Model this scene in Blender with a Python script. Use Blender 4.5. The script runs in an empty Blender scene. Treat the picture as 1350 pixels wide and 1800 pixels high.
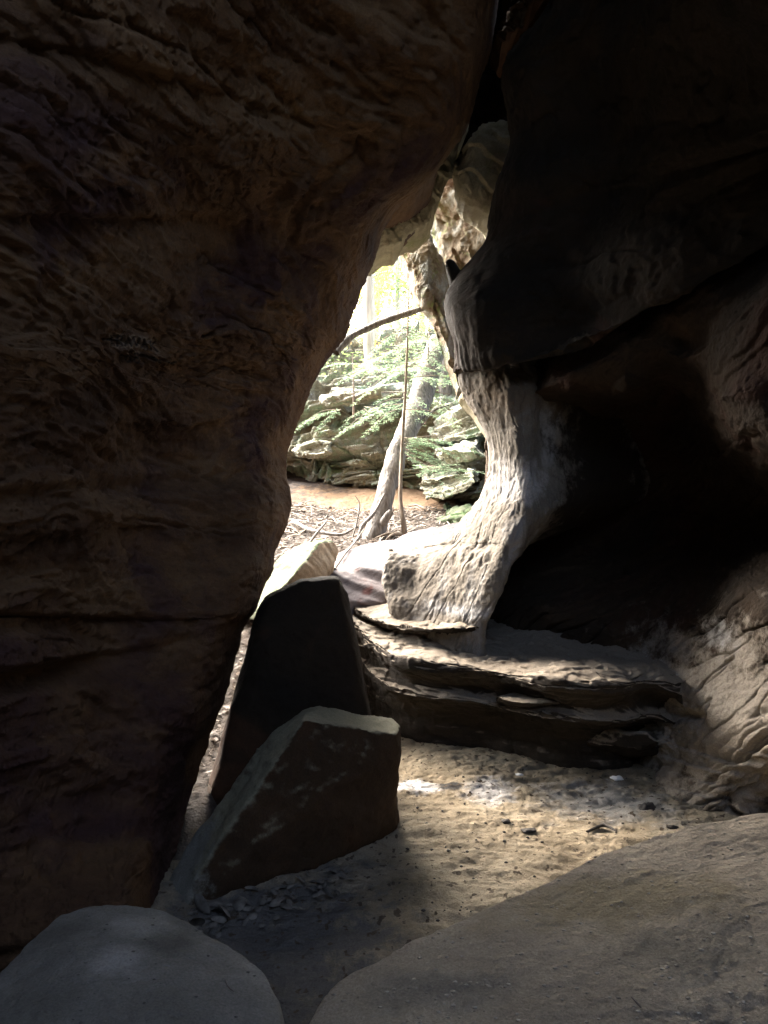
import bpy, bmesh, math, random
import numpy as np
from mathutils import Vector
from mathutils.bvhtree import BVHTree
random.seed(7); rng = np.random.default_rng(7)
SC = bpy.context.scene; COL = SC.collection
CAMZ = 1.6; FL = 1300.0

def P(px, py, d):
    """a traced outline point of the photo set at its real distance d (metres in front of the photographer)"""
    return ((px-675.0)/FL*d, d, CAMZ-(py-900.0)/FL*d)
def PA(a):
    a = np.asarray(a, float); px, py, d = a[..., 0], a[..., 1], a[..., 2]
    return np.stack([(px-675)/FL*d, d, CAMZ-(py-900)/FL*d], -1)
def IMG(p):
    d = np.maximum(p[:, 1], 0.05)
    return p[:, 0]/d*FL+675, 900-(p[:, 2]-CAMZ)/d*FL

# ------------------------------------------------------------ noise
def _h(ix, iy, iz, s):
    n = (ix*374761393 + iy*668265263 + iz*2147483647 + s*1274126177) & 0xffffffff
    n = ((n ^ (n >> 13))*1274126177) & 0xffffffff
    n = ((n ^ (n >> 16))*2246822519) & 0xffffffff
    return n ^ (n >> 15)
def perlin(p, seed=0):
    p = np.asarray(p, float); i = np.floor(p).astype(np.int64); f = p-i
    u = f*f*f*(f*(f*6-15)+10); out = 0
    for dx in (0, 1):
        wx = u[:, 0] if dx else 1-u[:, 0]
        for dy in (0, 1):
            wy = u[:, 1] if dy else 1-u[:, 1]
            for dz in (0, 1):
                wz = u[:, 2] if dz else 1-u[:, 2]
                h = _h(i[:, 0]+dx, i[:, 1]+dy, i[:, 2]+dz, seed)
                gx = (h & 1023)/511.5-1; gy = ((h >> 10) & 1023)/511.5-1; gz = ((h >> 20) & 1023)/511.5-1
                out = out + wx*wy*wz*(gx*(f[:, 0]-dx)+gy*(f[:, 1]-dy)+gz*(f[:, 2]-dz))
    return out
def fbm(p, freq=1.0, octv=4, seed=0, gain=0.5):
    p = np.asarray(p, float)*freq; a = 1.0; o = 0
    for k in range(octv):
        o = o + a*perlin(p*(2.03**k)+k*17.3, seed+k); a *= gain
    return o
def ridged(p, freq, octv, seed):
    p = np.asarray(p, float)*freq; a = 1.0; o = 0
    for k in range(octv):
        o = o + a*(1-2*np.abs(perlin(p*(2.03**k)+k*9.1, seed+k))); a *= 0.5
    return o
def basis(n):
    n = np.array(n, float); n /= np.linalg.norm(n)
    a = np.array([0, 1, 0.]) if abs(n[1]) < .8 else np.array([1., 0, 0])
    u = np.cross(n, a); u /= np.linalg.norm(u); v = np.cross(n, u)
    return np.stack([u, v, n], 1)
def aniso(p, n, along, across):
    """coordinates stretched along the bedding and compressed across it"""
    q = p @ basis(n); return q*np.array([along, along, across])
def strata(p, n=(0.12, 0.05, 1), across=7.0, along=0.8, seed=3, warp=0.15):
    q = aniso(p + warp*fbm(p, 0.9, 2, seed+50)[:, None], n, along, across)
    a = fbm(q, 1.0, 4, seed, .55)
    return a
def cracks(p, n, across, along, seed, w=0.05, cover=0.0):
    q = aniso(p + 0.06*fbm(p, 2.5, 3, seed+50)[:, None], n, along, across)
    a = fbm(q, 1.0, 2, seed)
    m = np.clip((fbm(p, 1.3, 2, seed+9)+cover)*5, 0, 1)
    return -np.exp(-(a/w)**2)*m
def terr(x, k=3.0, s=.16):
    """turns a smooth field into flat plates with sharp broken edges"""
    q = x*k; f = np.floor(q); t = np.clip((q-f-(1-s))/s, 0, 1); return (f+t*t*(3-2*t)-.5)/k
def saw(p, n, f, seed):
    q = (p @ np.array(n))*f+1.2*fbm(p, 1.6, 3, seed); return terr(q, 1.0, .3)-q
def sm(x, a, b):
    t = np.clip((x-a)/(b-a), 0, 1); return t*t*(3-2*t)
def layered(p, n, freq, seed, warp=0.35):
    """ledgy profile: bands that jut out and are undercut beneath"""
    b = basis(n); s = (p @ b[:, 2])*freq + warp*fbm(p, 0.8, 3, seed)*2
    k = np.floor(s); f = s-k
    r = ((_h(k.astype(np.int64), k.astype(np.int64)*0, k.astype(np.int64)*0, seed) & 1023)/1023.0)
    r2 = ((_h(k.astype(np.int64)+1, k.astype(np.int64)*0, k.astype(np.int64)*0, seed) & 1023)/1023.0)
    body = 1-np.exp(-(f/0.10))*1.0
    fall = 1-sm(f, .75, 1.0)*.6
    return (0.35+0.65*r)*body*fall + 0.0*r2

# ------------------------------------------------------------ spline loft
def pchip(x, Y, xq):
    x = np.asarray(x, float); n = len(x); sh = (n,)+(1,)*(Y.ndim-1)
    h = np.diff(x); dl = np.diff(Y, axis=0)/h.reshape((n-1,)+(1,)*(Y.ndim-1))
    m = np.zeros_like(Y); m[0] = dl[0]; m[-1] = dl[-1]
    if n > 2:
        hh = h.reshape((n-1,)+(1,)*(Y.ndim-1))
        m[1:-1] = (dl[:-1]*hh[1:]+dl[1:]*hh[:-1])/(hh[1:]+hh[:-1])
        flat = dl[:-1]*dl[1:] <= 0
        lim = 3*np.minimum(np.abs(dl[:-1]), np.abs(dl[1:]))
        m[1:-1] = np.where(flat, m[1:-1]*0.35, np.sign(m[1:-1])*np.minimum(np.abs(m[1:-1]), lim))
    k = np.clip(np.searchsorted(x, xq, side='right')-1, 0, n-2)
    t = ((xq-x[k])/h[k]).reshape((-1,)+(1,)*(Y.ndim-1)); hk = h[k].reshape(t.shape)
    return ((2*t**3-3*t**2+1)*Y[k]+(t**3-2*t**2+t)*hk*m[k]+(-2*t**3+3*t**2)*Y[k+1]+(t**3-t**2)*hk*m[k+1])
def knots(C, axis):
    d = np.linalg.norm(np.diff(C, axis=axis), axis=-1)
    d = d.mean(axis=1-axis) if axis == 0 else d.mean(axis=0)
    return np.concatenate([[0], np.cumsum(np.maximum(d, 1e-3))])
def loft(C, nr, nc, wr=None, wc=None):
    """C (R,Cc,3) control net -> dense grid; wr/wc: per-interval density weights"""
    C = np.asarray(C, float)
    def samp(k, n, w):
        d = np.diff(k)*(np.asarray(w, float) if w is not None else 1)
        c = np.concatenate([[0], np.cumsum(d)]); c /= c[-1]
        return np.interp(np.linspace(0, 1, n), c, k)
    kr = knots(C, 0); kc = knots(C, 1)
    G = pchip(kr, C, samp(kr, nr, wr))
    G = np.swapaxes(pchip(kc, np.swapaxes(G, 0, 1), samp(kc, nc, wc)), 0, 1)
    return G
def grid_normals(G):
    du = np.gradient(G, axis=0); dv = np.gradient(G, axis=1)
    n = np.cross(du, dv); n /= np.maximum(np.linalg.norm(n, axis=-1, keepdims=True), 1e-9)
    return n
def grid_faces(nr, nc, wrap=False):
    i = np.arange(nr*nc).reshape(nr, nc)
    if wrap: i = np.concatenate([i, i[:, :1]], 1)
    return np.stack([i[:-1, :-1], i[:-1, 1:], i[1:, 1:], i[1:, :-1]], -1).reshape(-1, 4)

# ------------------------------------------------------------ mesh and object helpers
def make_mesh(name, V, F, smooth=True):
    V = np.asarray(V, np.float32); F = np.asarray(F, np.int32)
    me = bpy.data.meshes.new(name); k = F.shape[1]
    me.vertices.add(len(V)); me.vertices.foreach_set('co', V.ravel())
    me.loops.add(F.size); me.loops.foreach_set('vertex_index', F.ravel())
    me.polygons.add(len(F)); me.polygons.foreach_set('loop_start', np.arange(0, F.size, k, dtype=np.int32))
    me.polygons.foreach_set('loop_total', np.full(len(F), k, np.int32))
    if smooth: me.polygons.foreach_set('use_smooth', np.ones(len(F), bool))
    me.update(calc_edges=True); me.validate()
    return me
def verts_of(me):
    v = np.empty(len(me.vertices)*3, np.float32); me.vertices.foreach_get('co', v); return v.reshape(-1, 3).astype(float)
def norms_of(me):
    v = np.empty(len(me.vertices)*3, np.float32); me.vertex_normals.foreach_get('vector', v); return v.reshape(-1, 3).astype(float)
def tag(o, label=None, cat=None, group=None, kind=None):
    if label: o['label'] = label
    if cat: o['category'] = cat
    if group: o['group'] = group
    if kind: o['kind'] = kind
    return o
def obj(name, V, F, mat, parent=None, smooth=True, base=None):
    V = np.asarray(V, float)
    if parent is not None: base = np.array(parent.location)
    elif base is None: base = np.array([(V[:, 0].min()+V[:, 0].max())/2, (V[:, 1].min()+V[:, 1].max())/2, V[:, 2].min()])
    base = np.asarray(base, float)
    me = make_mesh(name, V-base, F, smooth); me.materials.append(mat)
    o = bpy.data.objects.new(name, me); COL.objects.link(o)
    if parent is not None: o.parent = parent
    else: o.location = base
    return o
def empty(name, loc):
    o = bpy.data.objects.new(name, None); COL.objects.link(o); o.location = loc; o.empty_display_size = .1
    return o
def bvh_of(o):
    me = o.data; v = verts_of(me)+np.array(o.location); return BVHTree.FromPolygons([tuple(a) for a in v], [tuple(p.vertices) for p in me.polygons])

# ------------------------------------------------------------ materials
def nodes(m):
    m.use_nodes = True; nt = m.node_tree; nt.nodes.clear()
    out = nt.nodes.new('ShaderNodeOutputMaterial'); b = nt.nodes.new('ShaderNodeBsdfPrincipled')
    nt.links.new(b.outputs[0], out.inputs[0]); return nt, b
def rgb(c): return (c[0], c[1], c[2], 1)
def rock(name, stops, scale=2.0, rot=(0.1, 0.05, 0), band=5.0, bandmix=0.5, stain=None, stainscale=1.2, stainpos=(0.52, 0.68),
         moss=None, mosspos=(0.5, 0.65), mossup=False, grain=0.25, bump=0.4, bumpd=0.03, bumpscale=14, rough=0.9, fine=120,
         streak=None, patches=None, spots=None, lit_top=None, side=None, carve=None):
    m = bpy.data.materials.new(name); nt, b = nodes(m); N = nt.nodes.new; L = nt.links.new
    geo = N('ShaderNodeNewGeometry')
    mp = N('ShaderNodeMapping'); mp.inputs['Rotation'].default_value = rot; L(geo.outputs['Position'], mp.inputs[0])
    mb = N('ShaderNodeMapping'); mb.inputs['Scale'].default_value = (1, 1, band); L(mp.outputs[0], mb.inputs[0])
    def noise(src, s, det=6, rgh=.6, dist=0.0):
        n = N('ShaderNodeTexNoise'); n.inputs['Scale'].default_value = s; n.inputs['Detail'].default_value = det
        n.inputs['Roughness'].default_value = rgh; n.inputs['Distortion'].default_value = dist; L(src, n.inputs['Vector']); return n.outputs[0]
    def mth(op, a, b2, clamp=False):
        n = N('ShaderNodeMath'); n.operation = op; n.use_clamp = clamp
        for k, v in enumerate((a, b2)):
            if isinstance(v, (int, float)): n.inputs[k].default_value = v
            else: L(v, n.inputs[k])
        return n.outputs[0]
    def ramp(src, st):
        r = N('ShaderNodeValToRGB'); e = r.color_ramp.elements
        while len(e) < len(st): e.new(.5)
        for k, (p, c) in enumerate(st): e[k].position = p; e[k].color = rgb(c)
        L(src, r.inputs[0]); return r.outputs[0]
    def mask(src, lo, hi):
        r = N('ShaderNodeMapRange'); r.interpolation_type = 'SMOOTHSTEP'
        r.inputs[1].default_value = lo; r.inputs[2].default_value = hi; L(src, r.inputs[0]); return r.outputs[0]
    def mix(f, a, c, typ='MIX'):
        n = N('ShaderNodeMix'); n.data_type = 'RGBA'; n.blend_type = typ
        if isinstance(f, (int, float)): n.inputs[0].default_value = f
        else: L(f, n.inputs[0])
        for k, v in ((6, a), (7, c)):
            if isinstance(v, tuple): n.inputs[k].default_value = rgb(v)
            else: L(v, n.inputs[k])
        return n.outputs[2]
    a = noise(mp.outputs[0], scale, 8, .62, .4); bb = noise(mb.outputs[0], scale*.7, 6, .6, .2)
    v = mth('ADD', mth('MULTIPLY', a, 1-bandmix), mth('MULTIPLY', bb, bandmix))
    c = ramp(v, stops)
    if stain:
        c = mix(mask(noise(mb.outputs[0] if band < 2 else mp.outputs[0], stainscale, 5, .6, .6), *stainpos), c, stain)
    if streak:      # (colour, scale vector, lo, hi)
        ms = N('ShaderNodeMapping'); ms.inputs['Scale'].default_value = streak[1]; L(geo.outputs['Position'], ms.inputs[0])
        c = mix(mask(noise(ms.outputs[0], 1.0, 5, .6), streak[2], streak[3]), c, streak[0])
    if moss:
        mk = mask(noise(mp.outputs[0], 3.1, 7, .7, .3), *mosspos)
        if mossup:
            sx = N('ShaderNodeSeparateXYZ'); L(geo.outputs['Normal'], sx.inputs[0]); mk = mth('MULTIPLY', mk, mask(sx.outputs[2], -.1, .6))
        c = mix(mk, c, moss)
    for nm_, colr in (carve or ()):
        at = N('ShaderNodeAttribute'); at.attribute_name = nm_; c = mix(at.outputs['Fac'], c, colr)
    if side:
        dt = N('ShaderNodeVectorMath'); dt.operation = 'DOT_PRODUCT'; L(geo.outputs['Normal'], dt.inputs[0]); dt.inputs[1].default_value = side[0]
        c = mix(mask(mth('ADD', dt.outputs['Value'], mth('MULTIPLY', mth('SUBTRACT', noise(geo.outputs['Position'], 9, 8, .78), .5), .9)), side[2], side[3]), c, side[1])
    if lit_top:  # pale tint on up-facing surfaces, standing in for light from above
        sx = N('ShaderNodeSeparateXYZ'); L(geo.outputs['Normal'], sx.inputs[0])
        c = mix(mask(mth('ADD', sx.outputs[2], mth('MULTIPLY', mth('SUBTRACT', noise(geo.outputs['Position'], 9, 6, .7), .5), .8)), .25, .75), c, lit_top)
    for (cen, r, colr, soft) in (patches or []):     # stains, painted light and painted shade, each in its place: centre, radii, colour
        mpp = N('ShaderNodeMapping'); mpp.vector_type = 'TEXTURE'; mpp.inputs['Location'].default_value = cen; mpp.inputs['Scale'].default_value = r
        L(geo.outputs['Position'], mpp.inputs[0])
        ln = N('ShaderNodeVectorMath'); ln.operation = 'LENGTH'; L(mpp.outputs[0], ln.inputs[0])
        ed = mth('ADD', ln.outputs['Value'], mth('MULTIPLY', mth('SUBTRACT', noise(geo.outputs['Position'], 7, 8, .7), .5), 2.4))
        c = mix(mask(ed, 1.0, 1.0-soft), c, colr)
    if spots:
        c = mix(mask(noise(geo.outputs['Position'], spots[1], 2, .5), spots[2], spots[2]+.04), c, spots[0])
    g = noise(geo.outputs['Position'], fine, 4, .7)
    gr = ramp(g, [(0.25, (1-grain*1.6,)*3), (0.75, (1+grain*.6,)*3)])
    c = mix(1.0, c, gr, 'MULTIPLY')
    L(c, b.inputs['Base Color']); b.inputs['Roughness'].default_value = rough
    b.inputs['Specular IOR Level'].default_value = .25
    h = mth('ADD', mth('MULTIPLY', noise(mb.outputs[0], bumpscale*.5, 8, .65), 1.0), mth('MULTIPLY', noise(mp.outputs[0], bumpscale, 10, .72, .3), 1.0))
    h = mth('ADD', h, mth('MULTIPLY', g, .12))
    bp = N('ShaderNodeBump'); bp.inputs['Strength'].default_value = bump; bp.inputs['Distance'].default_value = bumpd
    L(h, bp.inputs['Height']); L(bp.outputs[0], b.inputs['Normal'])
    return m
def plain(name, c1, c2, scale=8, rough=.8, trans=0.0, bump=0.3, stretch=(1, 1, 1)):
    m = bpy.data.materials.new(name); nt, b = nodes(m); N = nt.nodes.new; L = nt.links.new
    geo = N('ShaderNodeNewGeometry'); mp = N('ShaderNodeMapping'); mp.inputs['Scale'].default_value = stretch; L(geo.outputs['Position'], mp.inputs[0])
    n = N('ShaderNodeTexNoise'); n.inputs['Scale'].default_value = scale; n.inputs['Detail'].default_value = 6; L(mp.outputs[0], n.inputs['Vector'])
    r = N('ShaderNodeValToRGB'); r.color_ramp.elements[0].position = .35; r.color_ramp.elements[1].position = .65
    r.color_ramp.elements[0].color = rgb(c1); r.color_ramp.elements[1].color = rgb(c2); L(n.outputs[0], r.inputs[0])
    L(r.outputs[0], b.inputs['Base Color']); b.inputs['Roughness'].default_value = rough
    if trans > 0:
        t = N('ShaderNodeBsdfTranslucent'); L(r.outputs[0], t.inputs[0]); ms = N('ShaderNodeMixShader'); ms.inputs[0].default_value = trans
        L(b.outputs[0], ms.inputs[1]); L(t.outputs[0], ms.inputs[2]); L(ms.outputs[0], nt.nodes['Material Output'].inputs[0])
    else:
        bp = N('ShaderNodeBump'); bp.inputs['Strength'].default_value = bump; bp.inputs['Distance'].default_value = .02
        L(n.outputs[0], bp.inputs['Height']); L(bp.outputs[0], b.inputs['Normal'])
    return m

M = {}
M['left'] = rock('brown_cave_sandstone', carve=(('scrape', (.22, .17, .12)), ('stroke_dark', (.018, .013, .010))), stops=[(0.3, (0.0255, 0.0129, 0.0064)), (0.42, (0.0604, 0.0298, 0.0142)), (0.52, (0.0984, 0.0536, 0.0244)), (0.64, (0.1398, 0.0794, 0.0374)), (0.75, (0.2669, 0.1736, 0.0883))],
                 scale=1.6, band=4.5, bandmix=.55, stain=(.042, .019, .017), stainscale=.8, stainpos=(.5, .62), bump=.55, bumpd=.04, bumpscale=9, fine=90)
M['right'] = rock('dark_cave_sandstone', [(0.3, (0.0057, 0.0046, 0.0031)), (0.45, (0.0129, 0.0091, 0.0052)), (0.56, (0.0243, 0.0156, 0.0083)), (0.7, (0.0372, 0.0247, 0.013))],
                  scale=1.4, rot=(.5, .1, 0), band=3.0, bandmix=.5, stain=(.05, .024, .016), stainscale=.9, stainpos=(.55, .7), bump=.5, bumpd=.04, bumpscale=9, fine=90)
M['lower'] = rock('lit_foot_cave_sandstone', [(0.3, (0.0123, 0.0096, 0.0068)), (0.45, (0.0264, 0.0176, 0.0109)), (0.58, (0.0458, 0.0296, 0.017)), (0.7, (0.0704, 0.0464, 0.0272))],  # alcove shade put into the dark base, light into pale foot patches
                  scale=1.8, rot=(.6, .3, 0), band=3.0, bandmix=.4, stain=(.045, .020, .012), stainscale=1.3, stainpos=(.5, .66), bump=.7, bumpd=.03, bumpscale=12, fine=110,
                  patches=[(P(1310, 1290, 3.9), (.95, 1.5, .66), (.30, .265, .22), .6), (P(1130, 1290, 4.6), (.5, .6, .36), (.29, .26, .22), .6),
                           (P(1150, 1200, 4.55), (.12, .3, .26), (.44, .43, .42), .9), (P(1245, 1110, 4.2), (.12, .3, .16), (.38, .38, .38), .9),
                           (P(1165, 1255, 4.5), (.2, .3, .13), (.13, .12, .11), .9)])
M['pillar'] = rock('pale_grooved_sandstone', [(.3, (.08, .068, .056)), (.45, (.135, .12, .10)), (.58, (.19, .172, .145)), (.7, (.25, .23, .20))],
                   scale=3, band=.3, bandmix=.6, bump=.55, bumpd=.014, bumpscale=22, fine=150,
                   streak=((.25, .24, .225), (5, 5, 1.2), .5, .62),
                   patches=[((1.66, 5.5, 1.9), (.64, 1.0, 1.6), (.022, .016, .011), .5), (P(885, 850, 5.1), (.38, .5, .22), (.42, .41, .40), .8), (P(900, 690, 5.1), (.5, .5, .28), (.13, .10, .07), .8),  # first patch paints the shade on the pillar's right side
                            (P(790, 1075, 5.0), (.5, .5, .06), (.32, .32, .32), .8)])
M['ledge'] = rock('lit_top_ledge_sandstone', [(0.3, (0.0126, 0.0105, 0.0084)), (0.45, (0.0224, 0.0182, 0.014)), (0.58, (0.035, 0.028, 0.021)), (0.7, (0.0525, 0.042, 0.0322))], lit_top=(.22, .192, .155),  # near-black sides and pale tops: shade and light put into the colour
                  scale=2.5, band=6, bandmix=.35, bump=.5, bumpd=.025, bumpscale=16, fine=110)
M['floor'] = rock('cave_floor_sand', [(.28, (.11, .088, .06)), (.42, (.22, .182, .125)), (.55, (.33, .28, .20)), (.7, (.42, .37, .28))],
                  scale=2.6, band=1, bandmix=.4, bump=.9, bumpd=.04, bumpscale=18, fine=150, spots=((.09, .07, .05), 26, .63),
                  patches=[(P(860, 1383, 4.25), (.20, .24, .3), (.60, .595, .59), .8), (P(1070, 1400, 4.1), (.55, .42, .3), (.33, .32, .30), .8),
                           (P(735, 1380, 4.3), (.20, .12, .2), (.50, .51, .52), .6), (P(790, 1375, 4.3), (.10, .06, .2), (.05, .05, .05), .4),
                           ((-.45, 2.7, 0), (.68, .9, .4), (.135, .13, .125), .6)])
M['boulder'] = rock('worn_grey_boulder', [(0.3, (0.2834, 0.2404, 0.1828)), (0.45, (0.3993, 0.3416, 0.2682)), (0.58, (0.5023, 0.4364, 0.3413)), (0.72, (0.6054, 0.544, 0.4388))],
                    scale=2.2, band=1, bandmix=.3, bump=1, bumpd=.05, bumpscale=22, fine=160, patches=[(P(1050, 1575, 1.93), (.55, .22, .3), (.33, .275, .18), .9), (P(760, 1720, 1.6), (.25, .10, .3), (.29, .265, .225), .9), (P(1200, 1700, 1.65), (.3, .14, .3), (.30, .265, .21), .9)], spots=((.40, .37, .31), 55, .70))
M['boulder2'] = rock('dark_grey_boulder', [(.3, (.12, .115, .10)), (.45, (.17, .163, .145)), (.55, (.22, .212, .19)), (.66, (.36, .35, .32))],
                     scale=3.0, band=1, bandmix=.3, bump=.7, bumpd=.02, bumpscale=30, fine=160,
    patches=[(P(235, 1665, 2.0), (.12, .10, .2), (.31, .305, .28), .8), (P(205, 1745, 1.82), (.13, .09, .2), (.32, .31, .29), .8), (P(300, 1700, 1.92), (.10, .08, .2), (.12, .115, .10), .8), (P(120, 1650, 2.0), (.10, .12, .2), (.13, .125, .11), .8)])
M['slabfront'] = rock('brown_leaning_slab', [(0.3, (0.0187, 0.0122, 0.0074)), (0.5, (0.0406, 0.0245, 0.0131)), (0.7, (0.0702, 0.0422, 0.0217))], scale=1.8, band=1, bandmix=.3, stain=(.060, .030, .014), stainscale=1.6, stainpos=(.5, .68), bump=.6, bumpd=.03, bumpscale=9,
                    side=((-.80, .05, .60), (.085, .066, .046), .46, .68), lit_top=(.19, .18, .125), patches=[(P(318, 1520, 3.2), (.17, .40, .24), (.18, .178, .155), .45)])  # top, left bevel and lower-left corner painted paler, as if lit
M['slab'] = rock('dark_leaning_slab', [(0.3, (0.0096, 0.007, 0.0041)), (0.5, (0.0204, 0.013, 0.0067)), (0.7, (0.036, 0.022, 0.0105))],
                 scale=1.6, band=1, bandmix=.3, stain=(.06, .027, .012), stainscale=1.6, stainpos=(.5, .68), bump=.4, bumpd=.02, bumpscale=12)
M['arch'] = rock('olive_arch_rock', [(.3, (.16, .135, .09)), (.45, (.28, .25, .17)), (.58, (.38, .35, .24)), (.7, (.46, .43, .33))],
                 scale=3, rot=(0, .6, 0), band=4, bandmix=.4, moss=(.20, .21, .09), mosspos=(.52, .7), bump=.7, bumpd=.04, bumpscale=12)
M['lichen'] = rock('mottled_lichen_rock', [(.3, (.07, .045, .03)), (.42, (.16, .105, .065)), (.5, (.24, .20, .14)), (.58, (.34, .35, .32)), (.7, (.46, .48, .47))],
                   scale=3.2, rot=(0, .9, 0), band=2.5, bandmix=.4, moss=(.20, .25, .09), mosspos=(.52, .64), bump=.9, bumpd=.05, bumpscale=14)
M['cliff'] = rock('mossy_layered_cliff', [(.3, (.15, .135, .10)), (.42, (.31, .30, .225)), (.54, (.44, .43, .34)), (.68, (.54, .55, .47))],
                  scale=1.5, rot=(.0, .16, 0), band=6, bandmix=.55, stain=(.24, .15, .11), stainscale=1.1, stainpos=(.62, .76),
                  moss=(.33, .43, .30), mosspos=(.49, .64), bump=.9, bumpd=.06, bumpscale=8, fine=60, spots=((.6, .62, .58), 16, .66))
M['pale'] = rock('pale_pink_slab', [(.3, (.10, .075, .075)), (.45, (.15, .13, .135)), (.58, (.20, .182, .19)), (.7, (.25, .235, .24))],
                 scale=1.6, rot=(0, .5, 0), band=6, bandmix=.6, stain=(.16, .08, .075), stainscale=2.3, stainpos=(.60, .70), bump=.5, bumpd=.03, bumpscale=9,
                 patches=[(P(790, 945, 7.0), (.22, .4, .2), (.34, .36, .12), .7)])
M['green'] = rock('green_mossy_boulder', [(.3, (.07, .08, .05)), (.45, (.12, .14, .09)), (.58, (.18, .205, .14)), (.7, (.25, .27, .21))],
                  scale=3, band=4, bandmix=.5, moss=(.09, .15, .06), mosspos=(.45, .62), bump=.6, bumpd=.03, bumpscale=12)
M['brownface'] = rock('brown_boulder_face', [(.3, (.17, .12, .075)), (.5, (.30, .235, .165)), (.7, (.42, .36, .28))], scale=3, band=1, bump=.5, bumpd=.02)
M['ground'] = rock('leaf_strewn_ground', [(.3, (.04, .03, .024)), (.45, (.09, .07, .058)), (.58, (.15, .13, .115)), (.7, (.23, .21, .19))],
                   scale=5, band=1, bandmix=.3, bump=1, bumpd=.06, bumpscale=26,
                   patches=[((0.1, 10.6, 1.8), (1.9, 1.25, 1.5), (.38, .25, .15), .7)])
M['bark'] = plain('grey_weathered_bark', (.10, .09, .08), (.24, .22, .20), 14, bump=.9, stretch=(3, 3, .6))
M['bark2'] = plain('brown_bark', (.13, .10, .075), (.26, .21, .16), 14, bump=.8, stretch=(2, 2, .5))
M['palebark'] = plain('pale_bark', (.52, .47, .38), (.70, .66, .56), 6, bump=.5, stretch=(3, 3, .4))
M['hemlock'] = plain('hemlock_needles', (.20, .31, .19), (.34, .46, .29), 3, trans=.45)
M['yleaf'] = plain('yellow_green_leaves', (.34, .34, .08), (.55, .50, .16), 2, trans=.5)
M['gleaf'] = plain('pale_green_leaves', (.16, .26, .09), (.32, .42, .17), 2, trans=.5)
M['orange'] = plain('orange_leaves', (.50, .26, .06), (.62, .42, .12), 2, trans=.5)
M['litter'] = plain('dry_leaves', (.07, .055, .045), (.26, .225, .195), 12, trans=.2)
M['twig'] = plain('dry_twigs', (.18, .14, .11), (.42, .37, .31), 8)
M['grit'] = plain('pale_grit', (.20, .17, .13), (.42, .38, .31), 40)
M['dark'] = plain('charcoal', (.015, .014, .013), (.05, .045, .04), 20)
M['white'] = plain('white_pebble', (.65, .64, .62), (.8, .8, .78), 20)
M['dead'] = plain('grey_dead_leaves', (.05, .046, .04), (.15, .14, .125), 25)

# ------------------------------------------------------------ rock builders
def grid_rock(name, C, nr, nc, mat, disp, wr=None, wc=None, parent=None, flipto=None):
    G = loft(C, nr, nc, wr, wc); n = grid_normals(G)
    V = G.reshape(-1, 3); Nn = n.reshape(-1, 3)
    view = np.array([0, 0, CAMZ])-V; cen = (slice(None),)
    ix = np.arange(len(V)).reshape(nr, nc)
    mid = ix[nr//4:3*nr//4, nc//3:2*nc//3].ravel() if flipto is None else ix[:, int(nc*flipto)]
    if (np.sum(Nn[mid]*view[mid], 1)).mean() < 0: Nn = -Nn
    V = V+Nn*disp(V)[:, None]
    F = grid_faces(nr, nc)
    return obj(name, V, F, mat, parent), V
def relief(name, outline, dfun, thick, mat, disp, nt=70, na=320, bulge=.15, power=3.0, centre=None, parent=None, edge=None):
    """boulder from a traced outline: front surface at distance dfun(px,py), rounded rim, real thickness behind"""
    o = np.array(outline, float); o = np.vstack([o, o[:1]])
    seg = np.linalg.norm(np.diff(o, axis=0), axis=1); k = np.concatenate([[0], np.cumsum(seg)])
    # light smoothing of the traced outline
    q = np.linspace(0, k[-1], na, endpoint=False); oo = np.stack([np.interp(q, k, o[:, j]) for j in (0, 1)], 1)
    for _ in range(2): oo = .25*np.roll(oo, 1, 0)+.5*oo+.25*np.roll(oo, -1, 0)
    c = np.array(centre, float) if centre else oo.mean(0)
    t = np.linspace(0.001, 1, nt)**.85
    px = c[0]+(oo[None, :, 0]-c[0])*t[:, None]; py = c[1]+(oo[None, :, 1]-c[1])*t[:, None]
    base = dfun(px, py)
    d = base+bulge*(1-np.maximum(1-t[:, None]**power, 0)**(1/power))
    front = PA(np.stack([px, py, d], -1))
    tb = np.linspace(1, 0.001, 24)[1:]
    pxb = c[0]+(oo[None, :, 0]-c[0])*tb[:, None]; pyb = c[1]+(oo[None, :, 1]-c[1])*tb[:, None]
    bb = dfun(pxb, pyb); s = np.sqrt(np.maximum(1-tb[:, None]**4, 0))
    back = PA(np.stack([pxb, pyb, bb+bulge+(thick-bulge)*s], -1)); 
    # keep real width going backwards: points keep the X,Z of the rim rather than fanning out with distance
    rim = PA(np.stack([pxb, pyb, bb+bulge], -1)); back[..., 0] = rim[..., 0]; back[..., 2] = rim[..., 2]
    G = np.concatenate([front, back], 0); n = grid_normals(np.concatenate([G[:, -1:], G, G[:, :1]], 1))[:, 1:-1]
    V = G.reshape(-1, 3); Nn = n.reshape(-1, 3)
    a = slice(nt//3*na, nt//2*na)
    if (Nn[a]*(np.array([0, 0, CAMZ])-V[a])).sum(1).mean() < 0: Nn = -Nn
    V = V+Nn*disp(V)[:, None]
    return obj(name, V, grid_faces(G.shape[0], na, True), mat, parent), V
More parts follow.
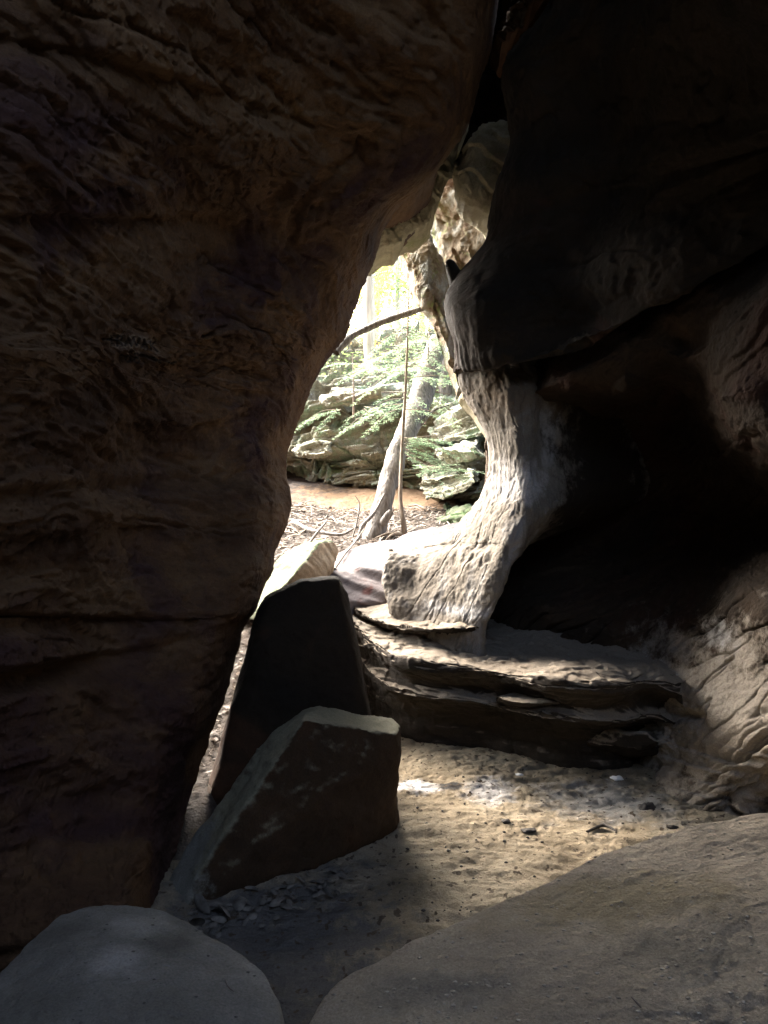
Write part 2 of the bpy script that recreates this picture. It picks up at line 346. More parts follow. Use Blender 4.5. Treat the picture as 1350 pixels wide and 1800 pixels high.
def hull_rock(name, pts, mat, disp, bevel=.04, voxel=.02, parent=None, pts_world=False):
    w = [Vector(p) if pts_world else Vector(P(*p)) for p in pts]
    bm = bmesh.new(); [bm.verts.new(p) for p in w]
    r = bmesh.ops.convex_hull(bm, input=bm.verts)
    bmesh.ops.delete(bm, geom=[g for g in set(r['geom_interior']+r['geom_unused']) if isinstance(g, bmesh.types.BMVert)], context='VERTS')
    bmesh.ops.dissolve_limit(bm, angle_limit=.12, verts=bm.verts, edges=bm.edges)
    if bevel: bmesh.ops.bevel(bm, geom=list(bm.edges), offset=bevel, segments=3, profile=.5, affect='EDGES', clamp_overlap=True)
    me = bpy.data.meshes.new('tmp'); bm.to_mesh(me); bm.free()
    t = bpy.data.objects.new('tmp', me); COL.objects.link(t)
    md = t.modifiers.new('r', 'REMESH'); md.mode = 'VOXEL'; md.voxel_size = voxel
    dg = bpy.context.evaluated_depsgraph_get(); me2 = bpy.data.meshes.new_from_object(t.evaluated_get(dg))
    V = verts_of(me2); Nn = norms_of(me2); F = [tuple(p.vertices) for p in me2.polygons]
    bpy.data.objects.remove(t); bpy.data.meshes.remove(me)
    V = V+Nn*disp(V)[:, None]
    F4 = np.array([f if len(f) == 4 else (f[0], f[1], f[2], f[2]) for f in F])
    bpy.data.meshes.remove(me2)
    return obj(name, V, F4, mat, parent), V

def d_soft(a=.03, f=1.5, b=.008):
    return lambda p: a*fbm(p, f, 5, 11)+b*fbm(p, f*9, 4, 31)

# ============================================================ LEFT WALL
edge = [(-900, 1010), (-400, 960), (-100, 900), (0, 882), (80, 868), (180, 835), (230, 822), (280, 790), (330, 745), (370, 700), (400, 680), (445, 665), (480, 650),
        (530, 632), (580, 615), (610, 600), (650, 570), (690, 548), (740, 530), (790, 514), (830, 508), (870, 512), (915, 513), (955, 496),
        (1000, 485), (1040, 468), (1080, 452), (1110, 431), (1150, 417), (1220, 398), (1290, 376), (1340, 358), (1400, 337), (1440, 323),
        (1480, 314), (1520, 300), (1570, 284), (1610, 270), (1760, 235)]
de = lambda y: np.interp(y, [-900, -100, 0, 200, 450, 600, 800, 900, 1000, 1100, 1200, 1300, 1400, 1480, 1600, 1760],
                         [3.5, 4.2, 4.4, 4.8, 5.3, 5.3, 5.2, 5.0, 4.8, 4.5, 4.3, 4.1, 3.9, 3.6, 3.0, 2.7])
rows = []
for y, e in edge:
    D = float(de(y)); r = []
    f = lambda px: 2.25+(D-.75-2.25)*((px+100)/(e-75+100))**1.25 if px > -100 else 2.25-.0009*(-100-px)
    cols = [(-500, f(-500)), (-100, 2.25)]+[(px, f(px)) for px in (-100+(e-75+100)*k for k in (.25, .5, .75))]
    strip = np.interp(y, [-900, 300, 420, 600, 850, 1000, 1250, 1450, 1700], [12, 12, 22, 48, 34, 16, 22, 34, 30])
    cols += [(e-strip*1.9, D-.75), (e-strip, D-.5), (e-strip*.35, D-.2), (e, D)]
    w = [P(px, y, d) for px, d in cols]
    z = w[0][2]; X0 = w[0][0]; Z8 = w[-1][2]; Xe = w[-1][0]
    zc = float(np.clip(z, -1, 6.5))
    w = [(X0-1.0, -9.0, zc), (X0-.3, -3.0, zc), (X0-.15, 0.2, z)]+w
    k = 1-float(sm(np.array(float(y)), 290, 400)); g = lambda a, b: a*(1-k)+b*k      # the wall is much thicker above the arch
    w += [(Xe-.10, D+.12, Z8), (Xe-g(.7, .22), g(D+.26, 6.6), Z8), (Xe-2.0, g(D+.5, 7.1), Z8), (Xe-9.0, g(D+1.2, 7.4), Z8)]
    rows.append(w)
rows.insert(0, [(x, y, 8.5) for x, y, z in rows[0]])
rows.append([(x, y, -1.2) for x, y, z in rows[-1]])
strokes = [[(195, 590), (196, 607)], [(189, 597), (204, 598)], [(207, 589), (206, 608)], [(207, 590), (214, 592), (213, 597), (207, 599)], [(209, 598), (215, 607)],
           [(220, 607), (226, 593), (231, 608)], [(222, 602), (230, 603)], [(234, 593), (239.5, 607), (246, 595)],
           [(249, 610), (254, 597), (259.5, 612)], [(251, 605), (258, 606)], [(264, 600), (265.5, 615)], [(273, 600), (266, 607), (277, 618)],
           [(222, 628), (226, 625), (230, 629), (229, 635), (224, 637), (221, 633), (222, 628)],
           [(237, 622), (242, 621), (244, 625), (237, 630), (237, 636), (243, 638), (246, 633), (238, 626), (237, 622)],
           [(256, 628), (268, 628), (281, 634)], [(270, 632), (283, 638)], [(292, 635), (302, 639), (309, 636)]]
def seg_dist(x, y, a, b):
    ax, ay = a; bx, by = b; t = np.clip(((x-ax)*(bx-ax)+(y-ay)*(by-ay))/((bx-ax)**2+(by-ay)**2+1e-9), 0, 1)
    return np.hypot(x-ax-t*(bx-ax), y-ay-t*(by-ay))
def left_disp(p):
    x, y = IMG(p)
    out = .085*fbm(p, .75, 4, 1)
    st = strata(p, (.10, .22, 1), 3.6, .9, 5, .25)
    out += .12*terr(st, 3.5, .20)
    out += .035*terr(strata(p, (-.12, .1, 1), 9, 1.0, 8, .2), 3.0, .2)
    out += .035*cracks(p, (-.10, .25, 1), 4.0, .55, 21, .035, .05)
    out += .065*terr(fbm(p, 1.9, 6, 41, .62), 4.5, .12)+.022*terr(fbm(p+3.3, 4.2, 4, 43, .55), 3, .12)       # flaked scallops
    out += .007*fbm(p, 13, 5, 61, .6)
    # two long overhanging steps low on the wall, one higher up
    for (cx, cy, sx, sy, slope, a) in ((60, 1085, 330, 26, .02, -.10), (90, 1178, 260, 22, -.22, -.10), (200, 395, 330, 20, .03, -.05), (250, 120, 330, 16, .35, -.06),
                                       (180, 850, 400, 20, -.10, -.05)):
        yy = y-(cy+slope*(x-cx)); w = np.exp(-((x-cx)/sx)**2)*(p[:, 1] > .3)
        out += a*w*np.where(yy < 0, np.exp(-(yy/8)**2), np.exp(-(yy/(sy*1.6))**2))
    ex = np.interp(y, [a for a, b in edge], [b for a, b in edge]); keep = 1-.75*np.exp(-(np.maximum(ex-x, 0)/70)**2)
    out *= keep*.8
    m = (x > 170) & (x < 330) & (y > 570) & (y < 660) & (p[:, 1] > 1)
    if m.any():
        xs, ys = x[m], y[m]; dm = np.full(xs.shape, 99.)
        for s in strokes:
            for a, b in zip(s[:-1], s[1:]): dm = np.minimum(dm, seg_dist(xs, ys, a, b))
        near = np.exp(-(dm/12)**2); o2 = out[m]; o2 = o2*(1-.9*near)+.9*near*float(np.mean(out[m]))
        o2 += -.022*np.exp(-(dm/1.7)**2)+.006*np.exp(-((dm-3.6)/1.2)**2); out[m] = o2
    return out
C = np.array(rows)
wr = [.1]+[1.0 if not (560 < edge[i][0] < 660) else 9.0 for i in range(len(edge)-1)]+[.3]; wr[1] = .3; wr[2] = .6
wc = [.12, .25, .5, 1, 1.3, 4.5, 5.0, 1.2, 1.6, 1.6, 1.4, 1.0, .5, .3, .08]
left, LV = grid_rock('cave_wall', C, 960, 980, M['left'], left_disp, wr, wc, flipto=.45)
lv = verts_of(left.data)+np.array(left.location); lx, ly = IMG(lv); cv = np.zeros(len(lv), np.float32); sv = np.zeros(len(lv), np.float32)
m = (lx > 170) & (lx < 330) & (ly > 570) & (ly < 660) & (lv[:, 1] > 1); dm = np.full(int(m.sum()), 99.)
for st in strokes:
    for a, b in zip(st[:-1], st[1:]): dm = np.minimum(dm, seg_dist(lx[m], ly[m], a, b))
nz = 1+.5*fbm(lv[m], 25, 3, 77); cv[m] = np.clip(np.exp(-(dm/1.5)**2)*nz, 0, 1); sv[m] = np.clip(np.exp(-((dm-3.2)/1.8)**2)*.55*nz*(ly[m] < 622), 0, 1)
for nm_, arr in (('stroke_dark', cv), ('scrape', sv)):  # carved strokes darkened, rims beside them paler
    at = left.data.attributes.new(nm_, 'FLOAT', 'POINT'); at.data.foreach_set('value', arr)
tag(left, 'huge brown layered sandstone wall filling the left side, with letters carved into it', 'rock wall')

# ============================================================ RIGHT UPPER WALL
R = [(-900, 1060, 3.9), (-450, 1010, 4.1), (-150, 965, 4.3), (0, 948, 4.5), (60, 905, 4.7), (120, 872, 4.9), (200, 885, 5.0), (240, 892, 5.05), (320, 872, 5.1), (380, 858, 5.2), (410, 852, 5.2), (445, 830, 5.25), (480, 803, 5.3),
     (500, 790, 5.3), (530, 779, 5.3), (560, 784, 5.3), (600, 797, 5.3)]
def lipy(px): return np.interp(px, [700, 800, 880, 985, 1100, 1200, 1350, 1900], [648, 650, 652, 624, 570, 512, 432, 150])
rows = []
pxs = lambda e: [e, e+14, e+50, (e+50)*.72+1350*.28, (e+50)*.42+1350*.58, 1370, 1900]
for y, e, D in R:
    tt = (y+900)/(1500.0)
    dd = [D, D-.22, D-.4, D-.8+.1, D-1.3, D-1.9, 2.2]
    # rows fan out so that they run parallel to the overhang's lip lower down
    k = sm(np.array(y), 120, 600)
    w = []
    for px, d in zip(pxs(e), dd):
        off = (lipy(px)-650)*float(k)
        w.append(P(px, y+min(off, 0) if px > e+14 else y, d))
    rows.append((w, D))
for y0, dz, nm in ((0, 0, 'lip'), (-6, .16, 't1'), (-40, .55, 't2'), (-80, 1.0, 't3')):
    e = 803; w = []
    for px, d in zip(pxs(e), [5.3, 5.12, 4.95, 4.55, 4.05, 3.45, 2.3]):
        w.append(P(px, float(lipy(px))+y0, d+dz))
    rows.append((w, 5.3+dz))
full = []
for w, D in rows:
    a = w[0]; b = w[-1]; zc = float(np.clip(b[2], -1, 6.5))
    full.append([(a[0]+6, D+1.6, a[2]), (a[0]+1.4, D+.9, a[2]), (a[0]+.4, D+.55, a[2]), (a[0]+.05, D+.22, a[2])]+w+[(b[0]+.2, 0.2, b[2]), (b[0]+.6, -1.0, zc), (b[0]+7, -1.6, zc)])
full.insert(0, [(x, y, 8.5) for x, y, z in full[0]])
def right_disp(p):
    x, y = IMG(p)
    o = .06*fbm(p, .7, 3, 101)+.03*terr(strata(p, (.5, .1, 1), 2.2, .6, 105, .3), 3, .25)
    o += .02*cracks(p, (.55, .1, 1), 4, .6, 121, .04, -.05)+.035*terr(fbm(p, 1.7, 5, 141, .55), 4, .18)+.012*fbm(p, 12, 4, 161, .6)
    q = (1-.7*sm(x, 900, 800))
    gr = fbm(p*np.array([12, 12, 1.2]), 1, 3, 171)*sm(y, 540, 620)*.03     # vertical fluting above the lip
    return o*q+gr
wr = [.1, .3, .5]+[1]*(len(full)-4)
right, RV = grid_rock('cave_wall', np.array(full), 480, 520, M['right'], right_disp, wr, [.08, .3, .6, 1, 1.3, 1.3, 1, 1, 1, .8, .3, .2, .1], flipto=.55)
tag(right, 'black overhanging sandstone wall that fills the upper right above the pillar', 'rock wall')

# ============================================================ RIGHT LOWER WALL (height field over scattered readings)
cp = [(800, 560, 6.2), (985, 540, 5.5), (1180, 430, 4.9), (1370, 330, 4.2), (1900, 50, 3.2), (900, 680, 5.6), (1000, 650, 4.66), (1100, 600, 4.36), (1180, 555, 4.12),
      (1250, 510, 3.88), (1350, 450, 3.52), (1600, 400, 2.8), (1190, 640, 4.22), (1232, 630, 4.02), (1100, 680, 4.50), (1000, 690, 4.78), (940, 690, 4.95), (1000, 735, 5.5), (1100, 725, 5.5), (1180, 690, 5.1), (1222, 700, 4.8), (1235, 735, 4.6), (1195, 600, 4.28),
      (1300, 720, 3.58), (1260, 700, 3.70), (1350, 700, 3.42), (1290, 768, 3.75), (1350, 790, 3.55), (1300, 815, 4.6), (1350, 835, 4.4), (1220, 760, 5.0), (950, 850, 6.0), (1050, 830, 6.1), (1150, 830, 5.7), (1250, 850, 5.1), (1350, 880, 4.75),
      (870, 900, 6.6), (950, 950, 6.3), (1050, 950, 6.1), (1150, 950, 5.5), (1250, 950, 5.0), (1330, 940, 4.65), (1300, 1000, 4.4), (870, 1050, 5.7), (950, 1065, 5.3), (1050, 1075, 5.05), (1130, 1090, 4.92), (1200, 1060, 4.7), (1300, 1050, 4.1), (1350, 1050, 3.85),
      (1120, 1180, 4.75), (1180, 1180, 4.5), (1250, 1180, 4.2), (1350, 1180, 3.8), (1110, 1260, 4.7), (1200, 1270, 4.35), (1280, 1270, 4.0), (1350, 1280, 3.7), (1085, 1325, 4.86),
      (1150, 1350, 4.5), (1200, 1340, 4.2), (1280, 1350, 3.85), (1350, 1350, 3.72), (1180, 1405, 4.12), (1250, 1430, 3.92), (1350, 1428, 3.9), (1100, 1340, 4.82), (1140, 1375, 4.42), (950, 1250, 5.6), (870, 1250, 5.9), (1000, 1340, 5.3),
      (1600, 700, 2.9), (1600, 900, 3.6), (1600, 1200, 2.95), (1600, 1430, 3.2), (1900, 500, 2.3), (1900, 900, 2.3), (1900, 1300, 2.3), (1900, 1560, 2.6), (1250, 1560, 3.6), (1050, 1560, 4.6), (870, 1560, 5.6), (1600, 1560, 3.1)]
cp = np.array(cp, float); X = cp[:, :2]/300
def kern(r): return r   # biharmonic-like linear kernel, no overshoot
K = kern(np.linalg.norm(X[:, None]-X[None], axis=-1)+1e-9); A = np.block([[K+np.eye(len(X))*.002, np.c_[np.ones(len(X)), X]], [np.c_[np.ones(len(X)), X].T, np.zeros((3, 3))]])
sol = np.linalg.solve(A, np.r_[cp[:, 2], 0, 0, 0])
def low_d(px, py):
    q = np.stack([px.ravel(), py.ravel()], 1)/300; r = kern(np.linalg.norm(q[:, None]-X[None], axis=-1)+1e-9)
    return (r @ sol[:-3]+sol[-3]+q @ sol[-2:]).reshape(px.shape)
nx, ny = 560, 620
gx = np.concatenate([np.linspace(850, 1400, nx-60, endpoint=False), np.linspace(1400, 1900, 60)])
tops = lipy(gx)-90; ty = np.linspace(0, 1, ny)[:, None]
gy = tops[None]+(1575-tops[None])*ty; gxx = np.broadcast_to(gx[None], gy.shape)
D = low_d(gxx, gy)
for _ in range(14):
    D = np.pad(D, 1, mode='edge'); D = .25*D[1:-1, 1:-1]*2+.125*(D[:-2, 1:-1]+D[2:, 1:-1]+D[1:-1, :-2]+D[1:-1, 2:])
G = PA(np.stack([gxx, gy, D], -1))
# close it to the rear: a thick return on the outdoors side and a run past the camera
lc = G[:, :1].copy(); e1 = lc+np.array([.1, .3, 0]); e2 = lc+np.array([2, 1.2, 0]); e3 = lc+np.array([8, 2, 0])
rc = G[:, -1:].copy(); f1 = rc.copy(); f1[..., 1] = .2; f1[..., 0] += .2; f2 = rc.copy(); f2[..., 1] = -1.0; f2[..., 0] += .6; f3 = rc.copy(); f3[..., 1] = -1.6; f3[..., 0] += 7
G = np.concatenate([e3, e2, e1, G, f1, f2, f3], 1)
n = grid_normals(G); V = G.reshape(-1, 3); Nn = n.reshape(-1, 3)
if (Nn*(np.array([0, 0, CAMZ])-V)).sum(1).mean() < 0: Nn = -Nn
def low_disp(p):
    x, y = IMG(p)
    o = .05*fbm(p, 1.2, 4, 201)+.05*terr(strata(p, (-.35, .3, 1), 3.0, .7, 203, .2), 3, .15)*(1-sm(y, 1000, 1120))
    lit = sm(y, 1000, 1120)
    # slanting fissures that climb to the right, strongest on the swept foot
    N1 = (.3, -.62, -.76)
    o += (.004+.060*lit)*cracks(p, N1, 4, .45, 221, .020, .22)
    o += (.003+.024*lit)*cracks(p, N1, 10, 1.1, 231, .035, .12)
    o += .022*terr(strata(p, N1, 3.5, 1.0, 225, .2), 3.5, .14)*(.5+.5*lit)+.012*terr(fbm(p, 3, 4, 226, .5), 3.5, .2)
    rough = np.exp(-((x-1090)/110)**2-((y-1270)/85)**2)
    o += rough*(.10*terr(strata(p, (.1, -.1, 1), 6, 1.8, 245), 3.5, .15)+.04*fbm(p, 8, 4, 246, .65))
    # rounded mouldings sweeping round the foot
    yy = y-(1330+.00045*(x-1100)**2*1.0); m = sm(x, 1120, 1200)*sm(y, 1290, 1330)*(1-sm(y, 1415, 1440))
    qq = (y-(1300+.38*(x-1150)-.00025*(x-1150)**2))/26+.6*fbm(p, 2, 2, 247); o += m*.05*(terr(qq, 1.0, .3)-qq)*.6
    o += -.05*np.exp(-((x-1285)/45)**2-((y-(1333+.1*(x-1285)))/7)**2)-.05*np.exp(-((x-1205)/30)**2-((y-1258)/7)**2)
    o += .012*fbm(p, 9, 4, 261)+.006*fbm(p, 30, 3, 262)
    for (ax, ay, bx, by) in ((1305, 1405, 1350, 1398),):
        pass
    return o
V = V+Nn*low_disp(V)[:, None]
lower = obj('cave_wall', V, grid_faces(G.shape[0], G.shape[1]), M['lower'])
tag(lower, 'grey fissured sandstone wall at lower right that sweeps down to the sandy floor', 'rock wall')

# ============================================================ PILLAR
pr = [(560, [(815, 5.9), (840, 5.6), (870, 5.45), (900, 5.4), (930, 5.4), (960, 5.5)]),
      (648, [(802, 5.42), (830, 5.25), (862, 5.16), (895, 5.10), (925, 5.12), (955, 5.2)]),
      (670, [(805, 5.42), (833, 5.24), (865, 5.12), (900, 5.05), (930, 5.05), (962, 5.15)]),
      (700, [(819, 5.42), (845, 5.24), (875, 5.10), (905, 5.0), (935, 5.0), (962, 5.1)]),
      (740, [(843, 5.42), (865, 5.24), (888, 5.10), (912, 5.0), (935, 5.0), (952, 5.1)]),
      (775, [(855, 5.42), (874, 5.24), (895, 5.10), (915, 5.0), (933, 5.0), (946, 5.08)]),
      (810, [(857, 5.42), (876, 5.24), (896, 5.10), (915, 5.0), (932, 4.98), (945, 5.05)]),
      (840, [(853, 5.44), (874, 5.25), (895, 5.10), (915, 4.99), (932, 4.96), (946, 5.02)]),
      (868, [(842, 5.50), (866, 5.28), (890, 5.10), (912, 4.97), (932, 4.93), (948, 4.98)]),
      (895, [(822, 5.58), (850, 5.32), (880, 5.10), (905, 4.95), (928, 4.9), (943, 4.93)]),
      (918, [(806, 5.66), (836, 5.36), (866, 5.10), (893, 4.95), (915, 4.88), (930, 4.90)]),
      (945, [(784, 5.75), (818, 5.42), (850, 5.14), (878, 4.97), (900, 4.87), (917, 4.88)]),
      (960, [(690, 6.25, 964), (755, 5.80, 964), (822, 5.30), (865, 5.03), (890, 4.88), (909, 4.88)]),
      (976, [(681, 5.80, 970), (740, 5.66, 978), (805, 5.28), (854, 5.03), (882, 4.88), (901, 4.87)]),
      (1000, [(677, 5.70, 990), (735, 5.52, 1000), (797, 5.24), (845, 5.0), (872, 4.87), (889, 4.86)]),
      (1040, [(673, 5.62, 1028), (727, 5.44, 1040), (785, 5.18), (830, 5.0), (856, 4.88), (876, 4.86)]),
      (1075, [(678, 5.55, 1050), (730, 5.36, 1062), (785, 5.12), (820, 4.99), (845, 4.90), (862, 4.87)]),
      (1108, [(684, 5.50, 1080), (733, 5.30, 1092), (780, 5.08), (812, 4.98), (836, 4.92), (850, 4.90)]),
      (1200, [(690, 5.4), (735, 5.25), (780, 5.10), (812, 4.98), (836, 4.95), (856, 4.95)])]
rows = []
for y, c in pr:
    w = [P(q[0], q[2] if len(q) > 2 else y, q[1]) for q in c]; a = w[0]; b = w[-1]
    k = 1-float(sm(np.array(float(y)), 840, 1040))      # higher up the pillar melts into the right wall
    rows.append([(a[0]+.42, a[1]+1.6, a[2]), (a[0]+.18, a[1]+.7, a[2]), (a[0]+.03, a[1]+.16, a[2])]+w+[(b[0]+.03+.09*k, b[1]+.10-.03*k, b[2]), (b[0]+.05+.33*k, b[1]+.6-.30*k, b[2]), (b[0]+.12+.95*k, b[1]+1.5-.75*k, b[2])])
def pil_disp(p):
    x, y = IMG(p)
    up = 1-sm(y, 880, 960)
    # flow direction: vertical up high, slanting down-left on the skirt
    n = np.array([.8, -.2, -.55])
    fl = fbm(p*np.array([16, 16, 2.0]), 1, 4, 301)*.009*up
    N2 = (.51, -.78, -.32)
    sk = (1-up)*(.013*cracks(p, N2, 6, .8, 321, .028, -.03)+.02*fbm(p, 5, 4, 323, .6)+.005*cracks(p, N2, 20, 6, 331, .08, 0)+.004*terr(strata(p, N2, 9, 3.5, 335), 3, .2)+.004*fbm(p, 16, 4, 341, .6))
    return (.03*fbm(p, 1.8, 3, 311)+fl+sk+.005*fbm(p, 26, 3, 351)+.008*up*cracks(p, (1, .3, .25), 15, 1.6, 361, .08, .1)+.02*up*terr(fbm(p, 3, 4, 371, .5), 3, .25))
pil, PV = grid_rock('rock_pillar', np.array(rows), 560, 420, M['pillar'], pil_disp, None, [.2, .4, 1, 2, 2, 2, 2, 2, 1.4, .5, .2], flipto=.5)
tag(pil, 'pale grooved sandstone pillar that flares into a sloping skirt beside the bright opening', 'rock pillar')

hull_rock_disp = lambda p: .02*fbm(p, 2.2, 4, 401)+.03*terr(fbm(p, 3.5, 4, 405), 3.5, .15)+.006*fbm(p, 18, 4, 406, .6)

# ============================================================ LEDGES
rockd = lambda p: .018*fbm(p, 2.5, 4, 501)+.025*terr(strata(p, (.05, 0, 1), 8, 1.2, 505), 3.5, .15)+.006*fbm(p, 18, 4, 506, .6)
led1, _ = hull_rock('rock_ledge', [(617, 1062, 5.95), (622, 1082, 5.85), (640, 1044, 6.3), (700, 1036, 6.2), (760, 1040, 6.0), (850, 1060, 5.9), (650, 1090, 5.42), (700, 1100, 5.1), (760, 1107, 4.93), (815, 1104, 4.86), (850, 1100, 4.9), (850, 1118, 4.95),
                                   (700, 1110, 5.15), (760, 1117, 4.98), (660, 1104, 5.6), (860, 1150, 5.8), (640, 1110, 6.2)], M['ledge'], lambda p: rockd(p)*1.3+.05*terr(fbm(p, 2.2, 5, 561, .6), 3, .15), .008, .013)
tag(led1, 'thin uppermost tan ledge slab at the foot of the sloping pillar skirt', 'rock ledge')
# main ledge: profile lofted from left to right
LX = [(560, 6.2, 6.6, .80, .80), (617, 5.6, 6.4, .78, .70), (650, 5.15, 5.9, .72, .62), (700, 4.80, 5.5, .68, .60), (760, 4.66, 5.3, .67, .56), (830, 4.58, 5.25, .665, .52), (900, 4.42, 5.25, .655, .52), (960, 4.25, 5.2, .66, .52),
      (1010, 4.16, 5.2, .665, .52), (1060, 4.14, 5.1, .665, .54), (1105, 4.16, 5.0, .66, .55), (1140, 4.25, 4.9, .66, .5), (1200, 4.3, 4.9, .6, .4)]
rows = []
for px, dl, db, zt, zu in LX:
    k = (px-675)/FL
    prof = [(db+1.6, zt+.20), (db+.5, zt+.14), (dl+.45, zt+.035), (dl+.12, zt+.012), (dl+.02, zt-.015), (dl, zt-.06), (dl+.05, zt-.12), (dl+.16, zt-.17), (dl+.20, zt-.22), (dl+.12, zt-.27), (dl+.28, zt-.34), (dl+.42, .20), (dl+.46, -.1), (dl+.5, -.4)]
    rows.append([(k*d, d, z) for d, z in prof])
def led_disp(p):
    x, y = IMG(p)
    return .045*fbm(p, 1.6, 4, 511)+.03*terr(fbm(p, 2.6, 4, 519, .55), 3, .2)+.05*terr(strata(p, (.04, 0, 1), 6, .6, 515, .08), 3.5, .25)+.012*cracks(p, (.06, .1, 1), 16, 1.4, 517, .08, .2)+.006*fbm(p, 18, 4, 518)
led2, _ = grid_rock('rock_ledge', np.swapaxes(np.array(rows), 0, 1), 380, 460, M['ledge'], led_disp, [.3, 1, 1.5, 2, 2, 2, 2, 2, 2, 1, 1, .5, .2], None)
tag(led2, 'broad undercut tan ledge running from behind the tall slab to the right wall', 'rock ledge')
led3, _ = hull_rock('rock_ledge', [(872, 1222, 4.5), (905, 1214, 4.62), (960, 1219, 4.6), (995, 1229, 4.42), (985, 1240, 4.36), (920, 1236, 4.36), (880, 1230, 4.44), (870, 1250, 4.9), (1010, 1260, 4.9), (930, 1260, 4.6), (930, 1225, 5.3), (1010, 1235, 5.3), (870, 1228, 5.3)], M['ledge'], rockd, .015, .012)
tag(led3, 'small lit shelf of rock jutting out beneath the broad ledge', 'rock ledge')
for pts, lab in (([(1000, 1292, 4.7), (1060, 1272, 4.6), (1130, 1285, 4.35), (1160, 1305, 4.3), (1120, 1322, 4.35), (1050, 1312, 4.5), (1010, 1302, 4.65), (1000, 1320, 5.1), (1150, 1340, 4.9), (1080, 1290, 5.2), (1150, 1290, 5.0)], 'lowest crumbly rock step where the ledge meets the right wall'),
                 ([(985, 1262, 4.7), (1040, 1245, 4.65), (1110, 1240, 4.45), (1140, 1258, 4.35), (1080, 1266, 4.38), (1010, 1268, 4.55), (1000, 1285, 5.0), (1130, 1290, 4.9), (1050, 1260, 5.3), (1140, 1250, 5.0)], 'middle crumbly rock step under the right end of the ledge')):
    o, _ = hull_rock('rock_step', pts, M['ledge'], lambda p: rockd(p)+.015*np.tanh(fbm(p, 6, 4, 551)*3), .015, .012)
    tag(o, lab, 'rock')

# ============================================================ CAVE FLOOR
def floor_z(x, y):
    p = np.stack([x, y, np.zeros_like(x)], -1).reshape(-1, 3)
    z = .030*fbm(p, 1.3, 3, 601)+.014*np.tanh(fbm(p*np.array([1, 2.0, 1]), 5, 4, 605)*2.5)+.008*fbm(p, 20, 3, 606)
    rough = sm(fbm(p, 1.1, 2, 607), -.05, .25); z += rough*.012*ridged(p*np.array([1, 1.8, 1]), 9, 3, 608)
    return (z-.01).reshape(x.shape)
xs = np.concatenate([np.linspace(-7, -1.5, 30, endpoint=False), np.linspace(-1.5, 2.6, 520, endpoint=False), np.linspace(2.6, 8, 30)])
ys = np.concatenate([np.linspace(-9, 1.8, 40, endpoint=False), np.linspace(1.8, 6.9, 560)])
gx, gy = np.meshgrid(xs, ys); gz = floor_z(gx, gy)
gz -= sm(gy, 3.3, 3.9)*sm(-gx, .75, 1.05)*.25 + sm(gy, 6.6, 6.9)*.3
V = np.stack([gx, gy, gz], -1).reshape(-1, 3)
fl = obj('floor', V, grid_faces(len(ys), len(xs)), M['floor'], base=(0, 0, 0)); tag(fl, 'sandy cave floor with pale ash patches and dark crumbs', 'cave floor', kind='structure')

# ============================================================ OUTSIDE GROUND
def ground_z(x, y):
    z = np.interp(y, [-200, 2.8, 3.6, 4.2, 6, 7.5, 8.5, 10.2, 12, 13, 20, 40, 90, 200], [-.6, -.35, -.03, .14, .68, 1.2, 1.44, 1.70, 2.15, 3.4, 6.0, 11.0, 20, 24])
    z = z-1.3*sm(x, -.95, -.65)*(1-sm(y, 6.3, 6.9))
    z = z+np.clip(-x-.5, 0, 5)*.05*sm(y, 7, 11)-.05*np.clip(x, 0, 3)*sm(y, 7, 9)
    p = np.stack([x, y, 0*x], -1).reshape(-1, 3)
    return z+((.08*fbm(p, .7, 4, 701)+.03*fbm(p, 4, 4, 702)).reshape(x.shape))*sm(y, 3.4, 5)
xs = np.concatenate([np.linspace(-150, -4, 50, endpoint=False), np.linspace(-4, 3, 260, endpoint=False), np.linspace(3, 150, 50)])
ys = np.concatenate([np.linspace(-150, 3, 30, endpoint=False), np.linspace(3, 14, 330, endpoint=False), np.linspace(14, 190, 120)])
gx, gy = np.meshgrid(xs, ys); V = np.stack([gx, gy, ground_z(gx, gy)], -1).reshape(-1, 3)
gr = obj('ground', V, grid_faces(len(ys), len(xs)), M['ground'], base=(0, 0, 0)); tag(gr, 'leaf strewn slope with a bare orange sandy bank outside the cave', 'ground', kind='structure')
gz1 = lambda x, y: float(ground_z(np.array([x]), np.array([y]))[0])

# ============================================================ ROOF and REAR WALL
def slab_roof():
    C = [[(x, y, 6.2+.5*math.sin(x*.8)+.25*math.cos(y*.9)) for x in np.linspace(-6, 7, 8)] for y in np.linspace(1.8, 6.0, 8)]
    for c in C[-1:]:
        for k in range(len(c)): c[k] = (c[k][0], 5.6, 6.0)
    lo = loft(np.array(C), 90, 90); V = lo.reshape(-1, 3); V[:, 2] += .2*fbm(V, .7, 4, 801)+.05*fbm(V, 3, 3, 802)
    top = V+np.array([0, 0, 2.5]); F = grid_faces(90, 90); n = 8100
    i = np.arange(n).reshape(90, 90); loop = np.concatenate([i[0, :], i[1:, -1], i[-1, -2::-1], i[-2:0:-1, 0]])
    side = np.stack([loop, np.roll(loop, -1), np.roll(loop, -1)+n, loop+n], 1)
    return np.vstack([V, top]), np.vstack([F, F+n, side])
V, F = slab_roof(); rf = obj('cave_roof', V, F, M['right']); tag(rf, 'dark sandstone roof closing the cave high overhead', 'cave roof', kind='structure')
